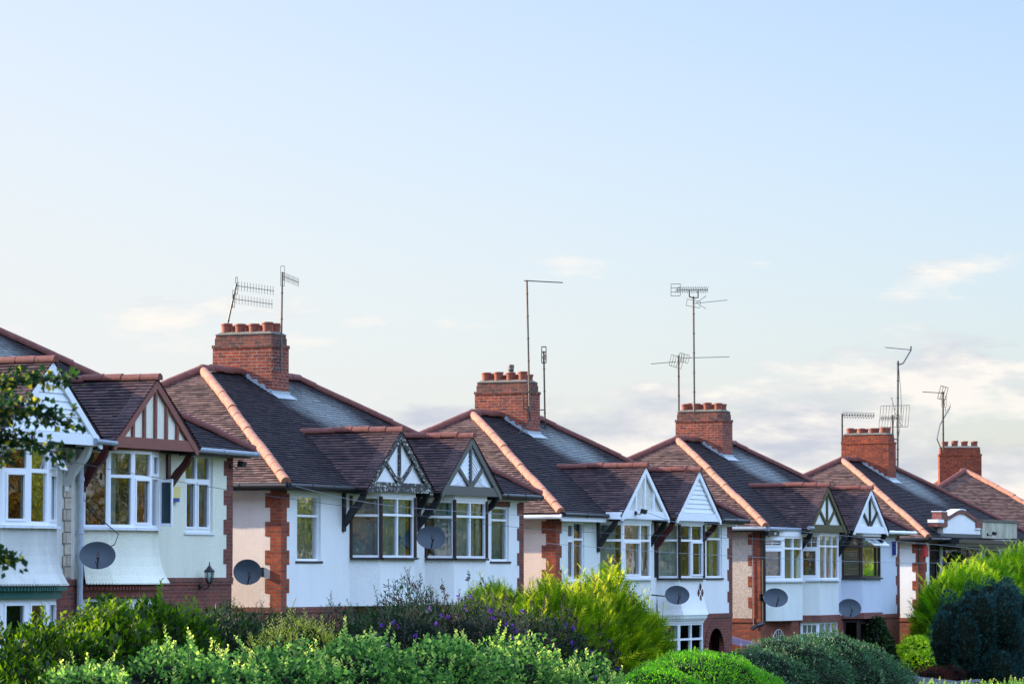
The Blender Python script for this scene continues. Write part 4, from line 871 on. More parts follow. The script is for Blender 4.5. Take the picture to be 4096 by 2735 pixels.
for q in range(6):
    a=q*math.pi/3; m.tube([(c[0]+.055*math.cos(a),c[1]+.055*math.sin(a),c[2]+.03),(c[0]+.085*math.cos(a),c[1]+.085*math.sin(a),c[2]+.13),(c[0]+.09*math.cos(a),c[1]+.09*math.sin(a),c[2]+.25)],.007,4)
m.build('cage',MAT['black'],t); m=MB(); m.lathe(c,[(.048,.03),(.076,.13),(.082,.24)],12); m.build('glass',MAT['glass'],t)
def seclight(k,loc,label,mt='black',dx=.1):
    t=fitting(k,'security_light',label,'security light',loc); m=MB(); m.box((-.05,-.04,-.05),(.05,0,.05)); m.tube([(0,-.03,0),(dx*.5,-.12,-.04),(dx,-.16,.0)],.014,6); m.build('bracket',MAT['black'],t)
    m=MB(); m.obox((dx-.08,-.27,-.03),(.16,0,0),(0,.12,.03),(0,-.03,.11)); m.build('lamp_head',MAT[mt],t)
seclight(1,(12.5,-.0,-.3),'black security light high on the brick corner of the nearest house')
seclight(4,(.3,-.02,-.22),'small white floodlight under the eaves beside the white bay','upvc',.14)
seclight(3,(3.65,-.66,.05),'black camera bracket on the beam of the white three post gable','black',.05)
seclight(5,(5.35,-.6,.15),'black insulator bracket at the left end of the stained parapet','black',.1)
def wire(pts,label,mt='wire',r=.0055):
    P=[Vector(p) for p in pts]; out=[]
    for i in range(len(P)-1):
        n=8; p0=P[max(i-1,0)];p1=P[i];p2=P[i+1];p3=P[min(i+2,len(P)-1)]
        for k in range(n):
            t=k/n; out.append(.5*((2*p1)+(p2-p0)*t+(2*p0-5*p1+4*p2-p3)*t*t+(3*p1-p0-3*p2+p3)*t**3))
    out.append(P[-1]); m=MB(); m.tube(out,r,5); o=m.build('overhead_cable',MAT[mt]); tag(o,label,'cable','telephone cables strung along the fronts'); return o
wire([(-17.5,-1.5,5.75),(-13.1,-1.5,5.446),(-5.386,-1.5,4.934),(2.408,-1.5,4.587),(10.48,-1.5,4.302),(25.0,-1.5,4.188),(52.2,-1.5,4.191),(75,-1.5,4.6)],'dark cable crossing the whole row from the nearest house')
wire([(.02,-.35,5.12),(3.438,-1,4.739),(11.634,-1.4,4.597),(22.1,-1.5,4.567),(39.6,-1.5,4.20),(52.2,-1.5,3.97),(75,-1.5,3.9)],'pale cable starting at the clay hip end of the white house','palewire')
wire([(10.9,-1.5,3.968),(22.1,-1.5,3.737),(39.6,-1.5,3.57),(52.2,-1.5,3.745),(75,-1.5,4.4)],'lower pale cable across the windows of the right hand houses','palewire')
wire([(18.8,-.7,4.9),(24.3,-1.3,4.25),(39.6,-1.5,4.0),(52.2,-1.5,3.894),(75,-1.5,4.0)],'dark cable leaving the bracket on the three post gable')

# ------------------------------------------------------------------ foliage
def tmpl_leaf(w=.45,curl=.08,fold=.1):
    v=np.array([(0,0,0),(-w/2,.42,fold),(w/2,.42,fold),(0,1,-curl),(0,.5,0)],float); f=[(0,2,3,4),(0,4,3,1)]; return v,f
def tmpl_frond(n=4,w=.05,ang=34):
    v=[];f=[]
    def sl(a,b,ww):
        a,b=np.array(a),np.array(b); d=b-a; s=np.array([d[1],-d[0],0]); s=s/np.linalg.norm(s)*ww/2; k=len(v); v.extend([a-s,a+s,b]); f.append((k,k+1,k+2))
    sl((0,0,0),(0,1,0),w*1.4)
    for i in range(n):
        t=.12+.78*i/n; L=.42*(1-t*.55)
        for s in (-1,1): sl((0,t,0),(s*L*math.sin(R(ang)),t+L*math.cos(R(ang)),.04*s),w)
    return np.array(v),f
def tmpl_tuft(n=9,w=.07):
    v=[];f=[];rs=random.Random(3)
    for i in range(n):
        a=rs.uniform(0,6.28); t=rs.uniform(.05,.55); d=np.array([math.sin(t)*math.cos(a),math.cos(t),math.sin(t)*math.sin(a)]); L=rs.uniform(.7,1.05); s=np.cross(d,[.3,.2,1]); s=s/np.linalg.norm(s)*w/2; k=len(v); v.extend([-s,s,d*L]); f.append((k,k+1,k+2))
    return np.array(v),f
LEAF=tmpl_leaf(); NARROW=tmpl_leaf(.22,.12,.05); ROUND=tmpl_leaf(.75,.02,.12); FROND=tmpl_frond(); TUFT=tmpl_tuft()
def unit(a): return a/np.maximum(np.linalg.norm(a,axis=1,keepdims=True),1e-9)
def scatter(name,mat,par,P,D,S,tm,tint,upb=.9,rg=None,sm=False):
    rg=rg or rng; tv,tf=tm; n=len(P); Y=unit(D); r=unit(rg.normal(size=(n,3)))+np.array([0,0,upb]); Zx=unit(r-(r*Y).sum(1,keepdims=True)*Y); X=np.cross(Y,Zx)
    k=len(tv); V=(P[:,None,:]+S[:,None,None]*(tv[None,:,0,None]*X[:,None,:]+tv[None,:,1,None]*Y[:,None,:]+tv[None,:,2,None]*Zx[:,None,:])).reshape(-1,3)
    fl=len(tf[0]); F=np.array(tf); FF=(F[None]+(np.arange(n)*k)[:,None,None]).reshape(-1,fl)
    me=bpy.data.meshes.new(name); me.vertices.add(len(V)); me.vertices.foreach_set('co',V.astype(np.float32).ravel()); me.loops.add(FF.size); me.loops.foreach_set('vertex_index',FF.astype(np.int32).ravel())
    me.polygons.add(len(FF)); me.polygons.foreach_set('loop_start',(np.arange(len(FF))*fl).astype(np.int32)); 
    at=me.attributes.new('tint','FLOAT','FACE'); at.data.foreach_set('value',np.repeat(tint,len(tf)).astype(np.float32))
    me.update(calc_edges=True); me.materials.append(mat); o=bpy.data.objects.new(name,me); COL.objects.link(o)
    if par: o.parent=par
    return o
def lump(P,f,s): return (np.sin(P[:,0]*f+s)*np.sin(P[:,1]*f*1.13+s*2.1)*np.sin(P[:,2]*f*.9+s*.7)+.6*np.sin(P[:,0]*f*2.3+s*3)*np.sin(P[:,2]*f*2.1+s)*np.sin(P[:,1]*f*2.6))
def blobpts(blobs,n,rg,rough=.14,f=2.2,s=1.,depth=.25,low=-.55):
    vol=np.array([b[3]*b[4]+b[3]*b[5]+b[4]*b[5] for b in blobs]); w=vol/vol.sum(); Ps=[];Ns=[];Ds=[]
    for b,q in zip(blobs,w):
        m=int(n*q*1.5); d=unit(rg.normal(size=(m,3))); d=d[d[:,2]>low]; c=np.array(b[:3]); r=np.array(b[3:6])
        base=c+d*r; k=1+rough*lump(base,f,s); dep=np.abs(rg.normal(size=len(d)))*depth; k=k*(1-dep*.6)
        P=c+d*r*k[:,None]; N=unit(d/r); 
        ins=np.zeros(len(P),bool)
        for b2 in blobs:
            if b2 is b: continue
            ins|=((((P-np.array(b2[:3]))/np.array(b2[3:6]))**2).sum(1)<.62)
        keep=~ins; Ps.append(P[keep]);Ns.append(N[keep]);Ds.append(dep[keep])
    return np.concatenate(Ps),np.concatenate(Ns),np.concatenate(Ds)
def core(par,blobs,mat,name='shade_core',sc=.74):  # near-black hull standing in for the shade inside a plant
    m=MB()
    for b in blobs:
        NA,NB=14,9
        def P(i,j):
            th=math.pi*i/NB; ph=2*math.pi*j/NA; d=Vector((math.sin(th)*math.cos(ph),math.sin(th)*math.sin(ph),math.cos(th))); k=sc*(1+.08*math.sin(d.x*7+b[0])+.08*math.sin(d.z*9+b[1]*3)); return Vector((b[0]+d.x*b[3]*k,b[1]+d.y*b[4]*k,b[2]+d.z*b[5]*k))
        for i in range(NB):
            for j in range(NA):
                q=[P(i,j),P(i+1,j),P(i+1,j+1),P(i,j+1)]
                if i==0: q=[q[0],q[1],q[2]]
                elif i==NB-1: q=[q[0],q[1],q[3]]
                m.face(q)
    return m.build(name,mat,par)
def shrub(name,label,cat,loc,blobs,n,size,mat,tm=LEAF,up=.5,rnd=.6,out=.8,rough=.14,f=2.2,seed=1,depth=.25,group=None,shoots=0,sh=(.2,.45),shm=None,core_mat='core_dark',low=-.55,upb=.9,trunk=True,corem=.74,shtm=None,shsize=None,shtop=.35):
    rg=np.random.default_rng(seed); t=empty(name,loc); tag(t,label,cat,group)
    P,N,dep=blobpts(blobs,n,rg,rough,f,seed,depth,low); D=N*out+np.array([0,0,up])+rg.normal(size=P.shape)*rnd
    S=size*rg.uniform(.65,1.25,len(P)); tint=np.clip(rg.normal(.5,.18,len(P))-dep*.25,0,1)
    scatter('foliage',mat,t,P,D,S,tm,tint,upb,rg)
    core(t,blobs,MAT[core_mat] if core_mat in MAT else MAT['bark'],sc=corem)
    st=MB(); LP=[];LD=[];LS=[];LT=[]
    if shoots:
        top=P[(N[:,2]>shtop)&(dep<.3)]; idx=rg.choice(len(top),min(shoots,len(top)),replace=False)
        for p in top[idx]:
            L=rg.uniform(*sh); d=np.array([rg.normal()*.16,rg.normal()*.16,1.]); d/=np.linalg.norm(d); bend=np.array([rg.normal()*.12,rg.normal()*.12,0])
            pts=[p+d*L*q+bend*L*q*q for q in (-.2,.33,.66,1)]; st.tube([tuple(a) for a in pts],[.006,.005,.004,.003],4,False)
            m=int(L/(size*.33))+3
            for q in range(m):
                tt=.05+.95*q/m; c=p+d*L*tt+bend*L*tt*tt; a=q*2.4+rg.uniform(0,.5); LP.append(c); LD.append([math.cos(a)*.8,math.sin(a)*.8,.45+tt*.6]); LS.append((shsize or size)*(1.05-.5*tt)*rg.uniform(.8,1.1)); LT.append(.55+.35*tt)
        scatter('shoot_leaves',shm or mat,t,np.array(LP),np.array(LD),np.array(LS),shtm or tm,np.array(LT),upb,rg)
    if trunk:
        b0=blobs[0]
        for q in range(5):
            a=q*1.3; st.tube([(b0[0]+.05*math.cos(a),b0[1]+.05*math.sin(a),0),(b0[0]+.35*math.cos(a),b0[1]+.3*math.sin(a),b0[2]*.6+.2),(b0[0]+.8*b0[3]*math.cos(a),b0[1]+.7*b0[4]*math.sin(a),b0[2]+b0[5]*.4)],[.05,.035,.012],6)
    if st.v: st.build('stems',MAT['bark'],t)
    return t
L_laurel=leaf_mat('laurel_leaf',[(.1,(.004,.015,.003)),(.5,(.014,.045,.005)),(.9,(.07,.13,.010))],.45,.45,.2)
L_dark=leaf_mat('dark_glossy_leaf',[(.1,(.002,.009,.003)),(.5,(.007,.028,.006)),(.9,(.030,.09,.012))],.15,.4,.2)
L_hedge=leaf_mat('soft_green_leaf',[(.1,(.007,.030,.008)),(.42,(.035,.105,.024)),(.7,(.11,.23,.05)),(.95,(.34,.42,.10))],.45,.6,.12)
L_var=leaf_mat('yellow_variegated_leaf',[(.2,(.05,.08,.012)),(.6,(.24,.26,.04)),(.9,(.50,.47,.12))],.4)
L_budd=leaf_mat('grey_green_leaf',[(.1,(.003,.008,.006)),(.55,(.009,.022,.013)),(.92,(.06,.09,.05))],.15,.6,.12)
L_cyp=leaf_mat('golden_cypress_spray',[(.1,(.012,.04,.004)),(.4,(.040,.10,.008)),(.7,(.14,.22,.013)),(.95,(.42,.42,.05))],.45,.75,.1)
L_cyp2=leaf_mat('bright_green_spray',[(.1,(.014,.06,.006)),(.4,(.045,.14,.010)),(.7,(.14,.26,.016)),(.95,(.36,.42,.05))],.45,.7,.12)
L_box=leaf_mat('fresh_green_leaf',[(.1,(.012,.07,.008)),(.5,(.035,.16,.014)),(.9,(.11,.31,.03))],.45,.5,.2)
L_cot=leaf_mat('blue_green_small_leaf',[(.1,(.008,.026,.014)),(.5,(.024,.068,.030)),(.8,(.055,.135,.050)),(.96,(.22,.28,.17))],.3,.5,.2)
L_blue=leaf_mat('blue_green_needles',[(.1,(.003,.016,.017)),(.5,(.010,.044,.043)),(.9,(.045,.12,.105))],.1,.7,.15)
L_red=leaf_mat('dark_red_leaf',[(.1,(0.0300,0.0072,0.0072)),(.5,(0.0720,0.0180,0.0132)),(.9,(0.1320,0.0420,0.0240))],.3)
L_lime=leaf_mat('lime_leaf',[(.1,(.09,.20,.02)),(.5,(.22,.36,.03)),(.9,(.46,.50,.07))],.45)
L_oak=leaf_mat('oak_leaf',[(.1,(.004,.014,.007)),(.5,(.010,.032,.010)),(.82,(.022,.055,.012)),(.97,(.24,.24,.03))],.35)
L_tree=leaf_mat('street_tree_leaf',[(.1,(.012,.028,.004)),(.5,(.055,.085,.012)),(.85,(.24,.24,.035))],.4)
L_gold=leaf_mat('copper_leaf',[(.1,(.02,.014,.004)),(.5,(.11,.07,.012)),(.9,(.36,.25,.05))],.4)
L_purple=leaf_mat('purple_flower',[(.1,(0.0720,0.0180,0.1800)),(.9,(0.2100,0.0720,0.3720))],.3)
L_brown=leaf_mat('spent_flower',[(.1,(.02,.014,.012)),(.9,(.06,.04,.035))],.1)
MAT['core_dark']=plain('core_shade',(.007,.009,.005),.95,.3,.6,spec=.05,sc=8)  # colour of the painted inner shade of the plants
def G(x,y,z=0): return (x,y,gz(x)+z)
def top(x,y,ztop,base_x): return ztop-gz(base_x)
def BL(X0,Y0,items):   # items in world coordinates -> local to the plant base
    z0=gz(X0); return [(x-X0,y-Y0,z-z0,a,b,c) for x,y,z,a,b,c in items]

# laurel, left corner
shrub('laurel_bush','broad laurel bush at the lower left with its crown lit yellow','shrub',G(-26.02,-10.8),BL(-26.02,-10.8,[(-27.72,-10.80,1.28,1.08,0.94,1.08),(-26.59,-10.89,1.46,0.94,0.94,1.13),(-25.64,-10.80,1.79,0.71,0.85,1.11),(-25.08,-10.99,1.32,0.66,0.94,1.13),(-28.94,-11.08,1.04,1.13,0.94,0.94)]),15000,.13,L_laurel,up=.8,seed=11,rough=.26,shoots=110,sh=(.15,.4))
shrub('laurel_bush','darker laurel rising in front of the lower bay of the nearest house','shrub',G(-21.15,-9),BL(-21.15,-9,[(-22.01,-9.00,1.59,1.14,0.85,1.19),(-20.77,-8.91,1.64,1.14,0.85,1.19),(-22.86,-9.19,1.21,0.85,0.76,1.14),(-19.82,-8.72,1.59,0.85,0.76,1.09)]),15000,.13,L_laurel,up=.8,seed=12,rough=.24,shoots=80,sh=(.15,.4))
shrub('cherry_laurel','dark glossy shrub with red stems below the pinkish side wall','shrub',G(-13.2,-6),BL(-13.2,-6,[(-15.2,-6,1.55,1.2,.9,1.15),(-13.4,-6,1.55,1.4,.9,1.15),(-11.6,-6,1.45,1.3,.9,1.15),(-10.3,-6,1.3,1.0,.9,1.1)]),24000,.10,L_dark,tm=NARROW,up=.2,rnd=.5,seed=13,rough=.2,shoots=170,sh=(.15,.38))
shrub('cherry_laurel','dark glossy shrub with upright tips against the white front','shrub',G(-7.6,-6.2),BL(-7.6,-6.2,[(-9.0,-6.2,1.35,1.2,.9,1.15),(-7.4,-6.2,1.55,1.2,.9,1.25),(-6.2,-6.2,1.65,1.0,.9,1.22),(-5.2,-6.2,1.45,.9,.9,1.15)]),20000,.10,L_dark,tm=NARROW,up=.2,rnd=.5,seed=14,rough=.22,shoots=150,sh=(.15,.42))
# buddleia with purple flower spikes
bd=shrub('buddleia','straggly grey green buddleia with purple flowers and brown spent spikes','shrub',G(-10.51,-10.1),BL(-10.51,-10.1,[(-14.13,-10.10,1.63,1.05,0.76,1.05),(-12.89,-10.10,1.68,1.14,0.86,1.10),(-11.46,-10.10,1.58,1.24,0.86,1.05),(-9.94,-10.10,1.54,1.24,0.86,1.00),(-8.60,-10.10,1.44,1.14,0.86,1.00),(-7.45,-10.10,1.20,0.95,0.86,0.95)]),30000,.105,L_budd,tm=NARROW,up=.3,rnd=.8,seed=15,rough=.2,shoots=130,sh=(.25,.55),shtop=.2)
def spikes(par,blobs,n,mat,name,L,seed,top=.1,droop=.3,hi=None):
    rg=np.random.default_rng(seed); P,N,dep=blobpts(blobs,n*14,rg,.2,2.2,15,.1,-.1); idx=rg.choice(len(P),n,replace=False); PP=[];DD=[];SS=[];TT=[]
    for p,nn in zip(P[idx],N[idx]):
        d=nn*.8+np.array([0,0,.4])+rg.normal(size=3)*.35; d/=np.linalg.norm(d); l=L*rg.uniform(.6,1.3); p=p+nn*rg.uniform(.02,hi or .22)
        for q in range(26):
            t=q/26; c=p+d*l*t+np.array([0,0,-droop*l*t*t]); w=.028*(1-.75*t)+.004; o=rg.normal(size=3); o/=np.linalg.norm(o); PP.append(c+o*w*.4); DD.append(o+d*.6); SS.append(w*1.3); TT.append(rg.uniform(0,1))
    return scatter(name,mat,par,np.array(PP),np.array(DD),np.array(SS),ROUND,np.array(TT),0,rg)
bb=BL(-10.51,-10.1,[(-14.13,-10.10,1.63,1.05,0.76,1.05),(-12.89,-10.10,1.68,1.14,0.86,1.10),(-11.46,-10.10,1.58,1.24,0.86,1.05),(-9.94,-10.10,1.54,1.24,0.86,1.00),(-8.60,-10.10,1.44,1.14,0.86,1.00),(-7.45,-10.10,1.20,0.95,0.86,0.95)])
spikes(bd,bb,115,L_purple,'flowers',.07,5,droop=.1,hi=.08); spikes(bd,bb,180,L_brown,'spent_flowers',.19,6,droop=.45,hi=.5)
# golden cypresses
def conifer(label,loc,blobs,n,size,mat,seed,shoots,sh,cat='conifer',nm='golden_cypress',up=.75,rnd=.5,**k):
    return shrub(nm,label,cat,loc,blobs,n,size,mat,tm=FROND,up=up,rnd=rnd,out=.9,rough=.2,seed=seed,depth=.3,shoots=shoots,sh=sh,shtm=FROND,upb=.2,shsize=size*.8,**k)
conifer('bright golden conifer top peeping up behind the purple buddleia',G(-8.22,-8.8),BL(-8.22,-8.8,[(-9.08,-8.80,1.64,0.76,0.66,1.09),(-8.13,-8.80,1.83,0.85,0.66,1.14),(-7.18,-8.80,1.69,0.76,0.66,1.09)]),7000,.26,L_cyp,21,60,(.2,.5))
conifer('wide golden cypress hedge with feathery lit tips and shaded base',G(-4.87,-9.7),BL(-4.87,-9.7,[(-9.1,-9.70,1.25,1.0,.85,1.28),(-7.95,-9.70,1.42,1.13,.9,1.4),(-6.8,-9.70,1.52,1.2,.9,1.42),(-5.6,-9.70,1.55,1.2,.9,1.42),(-4.5,-9.70,1.42,1.1,.85,1.34),(-3.7,-9.60,1.0,.85,.75,1.15)]),17000,.33,L_cyp,22,170,(.3,.75),corem=.74)
# front hedge
hb=BL(-19.8,-12,[(-27.4+1.37*i,-12,z,1.0,.9,.74) for i,z in enumerate([1.42,1.50,1.48,1.40,1.46,1.52,1.50,1.46,1.42,1.36,1.27,.95])])
shrub('garden_hedge','long soft green hedge across the bottom foreground','hedge',G(-19.8,-12),hb,44000,.075,L_hedge,tm=ROUND,up=.3,rnd=.9,seed=31,rough=.42,f=2.3,shoots=330,sh=(.12,.38),trunk=True,depth=.3)
shrub('variegated_shrub','yellow edged leafy shrub poking up behind the middle of the front hedge','shrub',G(-20.2,-11.1),BL(-20.2,-11.1,[(-21.1,-11.1,1.80,.5,.5,.66),(-20.2,-11.1,1.94,.56,.5,.7),(-19.4,-11.1,1.78,.5,.5,.62)]),4200,.075,L_var,tm=NARROW,up=.8,rnd=.6,seed=32,shoots=60,sh=(.15,.4))
# clipped box and grey mound
shrub('box_bush','rounded fresh green clipped bush at the bottom centre','shrub',G(-9,-13),BL(-9,-13,[(-9.1,-13,.95,2.0,1.3,1.0),(-7.6,-13,.75,1.5,1.2,.95),(-10.9,-13,.75,1.2,1.1,.95)]),52000,.042,L_box,tm=LEAF,up=.6,rnd=.6,seed=33,rough=.05,f=4,shoots=420,sh=(.05,.14),depth=.12,corem=.86)
shrub('cotoneaster_mound','large rounded blue green mound in front of the lower windows on the right','shrub',G(3,-11),BL(3,-11,[(-.8,-11,.75,1.9,1.2,1.05),(1.2,-11,.95,1.9,1.2,1.07),(3.2,-11,.95,1.9,1.2,1.1),(5.0,-11,.75,1.8,1.2,1.1),(6.7,-11,.35,1.7,1.1,1.1),(-2.3,-11,.6,1.2,1.0,1.0)]),62000,.055,L_cot,tm=LEAF,up=.3,rnd=.9,seed=34,rough=.07,f=3.3,shoots=120,sh=(.08,.22),depth=.15,corem=.86)
# right hand planting
shrub('lime_shrub','small sunlit lime green shrub at the corner of the parapet house','shrub',G(42,-1.3),BL(42,-1.3,[(40.9,-1.3,.5,1.0,.8,.85),(42.4,-1.3,.35,1.1,.8,.9),(39.9,-1.6,.2,.8,.7,.7)]),5200,.11,L_lime,tm=ROUND,up=.4,rnd=.7,seed=41)
shrub('japanese_maple','low dark red shrub in the shade under the bright conifer','shrub',G(35.5,-3.6),BL(35.5,-3.6,[(34.6,-3.6,.0,1.0,.7,.55),(36.3,-3.6,.05,1.1,.7,.55),(37.6,-3.6,-.1,.9,.6,.5)]),6000,.09,L_red,tm=NARROW,up=.2,rnd=.8,seed=42)
conifer('tall vivid green conifer lit from the left beside the dark one',G(43.6,-1.9),BL(43.6,-1.9,[(42.5,-1.6,-.5,1.0,.9,1.0),(42.6,-1.6,.4,1.2,1.0,1.1),(43.3,-1.6,1.6,1.35,1.0,1.2),(44.6,-1.8,2.0,1.5,1.0,1.2),(46.4,-1.8,2.0,1.6,1.0,1.3),(48.4,-1.8,2.0,1.7,1.0,1.4),(50.2,-1.8,2.3,1.6,1.0,1.4),(44.8,-1.8,.5,1.9,1.1,1.5),(47.5,-1.8,.6,2.1,1.1,1.5)]),15000,.58,L_cyp2,43,150,(.4,1.0),nm='bright_conifer')
# dark blue conifer built from upright plumes
rg=np.random.default_rng(9); pl=[]
for i in range(34):
    x=rg.uniform(31.6,40.5); zt=np.interp(x,[31,32.2,33.6,35,37,38.5,41],[1.4,2.35,2.55,2.95,2.6,2.8,2.9])*rg.uniform(.72,1.0); y=-5.4+rg.uniform(-.9,.7)
    pl.append((x,y,zt+.12-rg.uniform(.5,.8),rg.uniform(.36,.6),rg.uniform(.35,.5),rg.uniform(.7,1.0)))
for i in range(30):
    x=rg.uniform(32.0,41); pl.append((x,-5.9+rg.uniform(-.5,.4),rg.uniform(-.2,1.3),rg.uniform(.5,.8),rg.uniform(.4,.6),rg.uniform(.6,.95)))
shrub('blue_cypress','big dark blue green conifer of upright plumes at the right edge','conifer',G(36,-5.5),BL(36,-5.5,pl),60000,.10,L_blue,tm=TUFT,up=.9,rnd=.35,seed=44,rough=.2,f=4,depth=.2,corem=.78,low=-.9)
shrub('garden_hedge','thin pale hedge top at the bottom right','hedge',G(3.5,-14.4),BL(3.5,-14.4,[(x,-14.4,.52-(x*.022),1.1,.6,.62) for x in (0.2,1.6,3.0,4.4,5.8,7.2,8.6)]),16000,.05,L_hedge,tm=ROUND,up=.4,rnd=.8,seed=45,shoots=160,sh=(.06,.2))
shrub('garden_hedge','small yellowish hedge top at the bottom between the golden cypress and the box','hedge',G(-14.4,-13.6),BL(-14.4,-13.6,[(-15.4,-13.6,.95,.9,.5,.62),(-14.2,-13.6,.92,.9,.5,.62)]),4000,.05,L_hedge,tm=ROUND,up=.4,rnd=.8,seed=46,shoots=40,sh=(.06,.15))
shrub('climbing_plant','dark leafy climber beside the brown front door','climber',G(39.3,-.7),BL(39.3,-.7,[(38.6,-.6,1.35,.5,.35,.6),(39.4,-.6,.8,.6,.35,.7),(40.3,-.6,.2,.7,.35,.6),(39.0,-.6,-.1,.8,.4,.6)]),5000,.12,L_dark,tm=LEAF,up=.0,rnd=.8,seed=47)
shrub('climbing_plant','green climber around the window next to the red alarm box','climber',G(47.6,-.4),BL(47.6,-.4,[(47.9,-.42,3.4,.5,.2,.55),(48.2,-.5,2.7,.8,.25,.4)]),2600,.10,L_dark,tm=LEAF,up=-.1,rnd=.8,seed=48,trunk=True)
m=MB()
for k in range(26): m.box((23.5+k*.3,-6.02,gz(26)-.2),(23.78+k*.3,-6.0,.62-k*.018))
m.box((23.5,-6.06,.40-.2),(31.4,-6.025,.30-.02)); fo=m.build('garden_fence',MAT['fence']); tag(fo,'low grey timber fence under the dark red shrub','fence')

# overhanging oak branch close to the camera at the left edge
tr=empty('oak_tree',(-51.9,-24.6,gz(-52))); tag(tr,'out of focus oak reaching in from the left edge','tree')
tb=Vector(tr.location); m=MB(); m.tube([(0,0,0),(.05,0,1.3),(.0,-.05,2.6),(.1,0,4.2)],[.16,.13,.10,.05],10); m.build('trunk',MAT['bark'],tr)
rr=np.array([math.sin(R(23.87)),-math.cos(R(23.87)),0.])
m=MB(); PP=[];DD=[]; rg=np.random.default_rng(77)
def limb(pts,r0,nl,spread):
    P=[np.array(p) for p in pts]; m.tube([tuple(p) for p in P],[r0*(1-.8*i/(len(P)-1)) for i in range(len(P))],6)
    for i in range(len(P)-1):
        for q in range(nl):
            t=rg.uniform(0,1); c=P[i]+(P[i+1]-P[i])*t; o=rg.normal(size=3)*spread*np.array([1,1,.8]); PP.append(c+o); DD.append(o*6+rg.normal(size=3)*.5+(P[i+1]-P[i]))
            if q%9==0: m.tube([tuple(c),tuple(c+o)],.004,3,False)
def cp(px_,py_,d):
    """point in the world, given as metres right / up at a distance along the view"""
    ax=np.array([math.cos(R(23.87)),math.sin(R(23.87)),0.]); return np.array([-66.665,-34.989,3.3])+ax*d+rr*((px_-1174)/8200*d)+np.array([0,0,1.])*((1310-py_)/8200*d)-np.array(tb)
limb([cp(-140,980,18),cp(-40,905,18.1),cp(20,868,18.1),cp(90,872,18.2),cp(165,870,18.2)],.014,95,.030)
limb([cp(-140,990,18),cp(-30,960,17.8),cp(30,930,17.8),cp(90,945,17.8),cp(165,975,17.8)],.016,110,.030)
limb([cp(-140,1000,18),cp(-40,1000,18),cp(20,1000,18),cp(70,1015,18),cp(155,1050,18)],.013,85,.028)
limb([cp(-60,1010,18),cp(-20,1040,18),cp(8,1060,18)],.010,55,.035)
limb([cp(-140,1100,17.9),cp(-140,1230,17.6),cp(-60,1260,17.6),cp(0,1275,17.6),cp(42,1290,17.6)],.012,75,.03)
limb([cp(-40,940,17.9),cp(0,900,18),cp(30,960,18)],.010,75,.045)
m.build('branch',MAT['bark'],tr)
PP=np.array(PP);DD=np.array(DD); scatter('leaves',L_oak,tr,PP,DD,rg.uniform(.025,.05,len(PP)),ROUND,np.clip(rg.normal(.5,.25,len(PP)),0,1),.3,rg)

# street trees on the far side of the road: seen mirrored in the windows
def street_tree(seed,h,r,mat):
    rg=np.random.default_rng(seed); t=empty('street_tree',(0,0,0)); m=MB(); m.tube([(0,0,0),(.1,0,h*.3),(-.05,.1,h*.6),(.1,0,h*.85)],[.22,.18,.12,.04],10); 
    bl=[]
    for i in range(16):
        a=rg.uniform(0,6.28); rr_=r*rg.uniform(.1,.75); z=h*rg.uniform(.22,.88); k=1-abs(z/h-.5)*.7; c=(rr_*k*math.cos(a),rr_*k*math.sin(a),z); bl.append((*c,r*rg.uniform(.3,.45),r*rg.uniform(.3,.45),r*rg.uniform(.28,.4))); m.tube([(0,0,h*.25+z*.3),tuple(x*.6 for x in c[:2])+(z*.9,),c],[.09,.05,.015],6)
    m.build('trunk',MAT['bark'],t); P,N,dep=blobpts(bl,8000,rg,.45,2.4,seed,.5,-1); D=N*.6+rg.normal(size=P.shape)*.7; scatter('crown',mat,t,P,D,rg.uniform(.14,.30,len(P)),LEAF,np.clip(rg.normal(.5,.25,len(P)),0,1),.3,rg); return t
protos=[street_tree(1,10.5,3.6,L_tree),street_tree(2,9.,3.2,L_gold),street_tree(3,12,4.0,L_tree)]
spots=[(-46,-40,1),(-38,-38,2),(-30,-42,0),(-22,-38.5,1),(-13,-41,0),(-4,-38.5,2),(6,-41,1),(14,-38,0),(22,-40.5,2),(30,-38.5,0),(38,-41,1),(46,-39,2),(55,-41,0),(63,-38.5,1),(72,-41,2),(81,-39,0),(91,-41,2),(101,-39,0),(112,-41,1),(124,-39,2),(136,-41,0),(-8,-47,2),(18,-47,2),(42,-48,0),(66,-48,2),(90,-48,0),(115,-48,2)]+[(-62+6.6*i,-45.5-(i%3)*1.6,(0,2,0,1)[i%4]) for i in range(58)]
kinds=['green leafy street tree across the road from the houses','copper leaved street tree across the road','tall green street tree across the road']
used=set()
for i,(x,y,k) in enumerate(spots):
    p=protos[k]
    if k in used:
        o=p.copy(); COL.objects.link(o)
        for ch in p.children: c=ch.copy(); COL.objects.link(c); c.parent=o
    else: o=p; used.add(k)
    o.location=(x,y,gz(x)); o.rotation_euler.z=i*1.1; tag(o,kinds[k],'tree','street trees across the road: '+kinds[k])
used=None

# the neighbouring pair up the street, just outside the frame: it shades the hedges in front of it
def copy_tree(o,par=None):
    c=o.copy(); COL.objects.link(c); c.parent=par
    for ch in list(o.children): copy_tree(ch,c)
    return c
hn=copy_tree(HS[1]); hn.location=(-29.1,0,6.35); hn['label']='white semi detached pair up the street beyond the left edge of the photograph'; HS.append(hn)
# empties at the base of each house
for h in HS:
    h.location.z-=H0
    for c in h.children: c.location.z+=H0
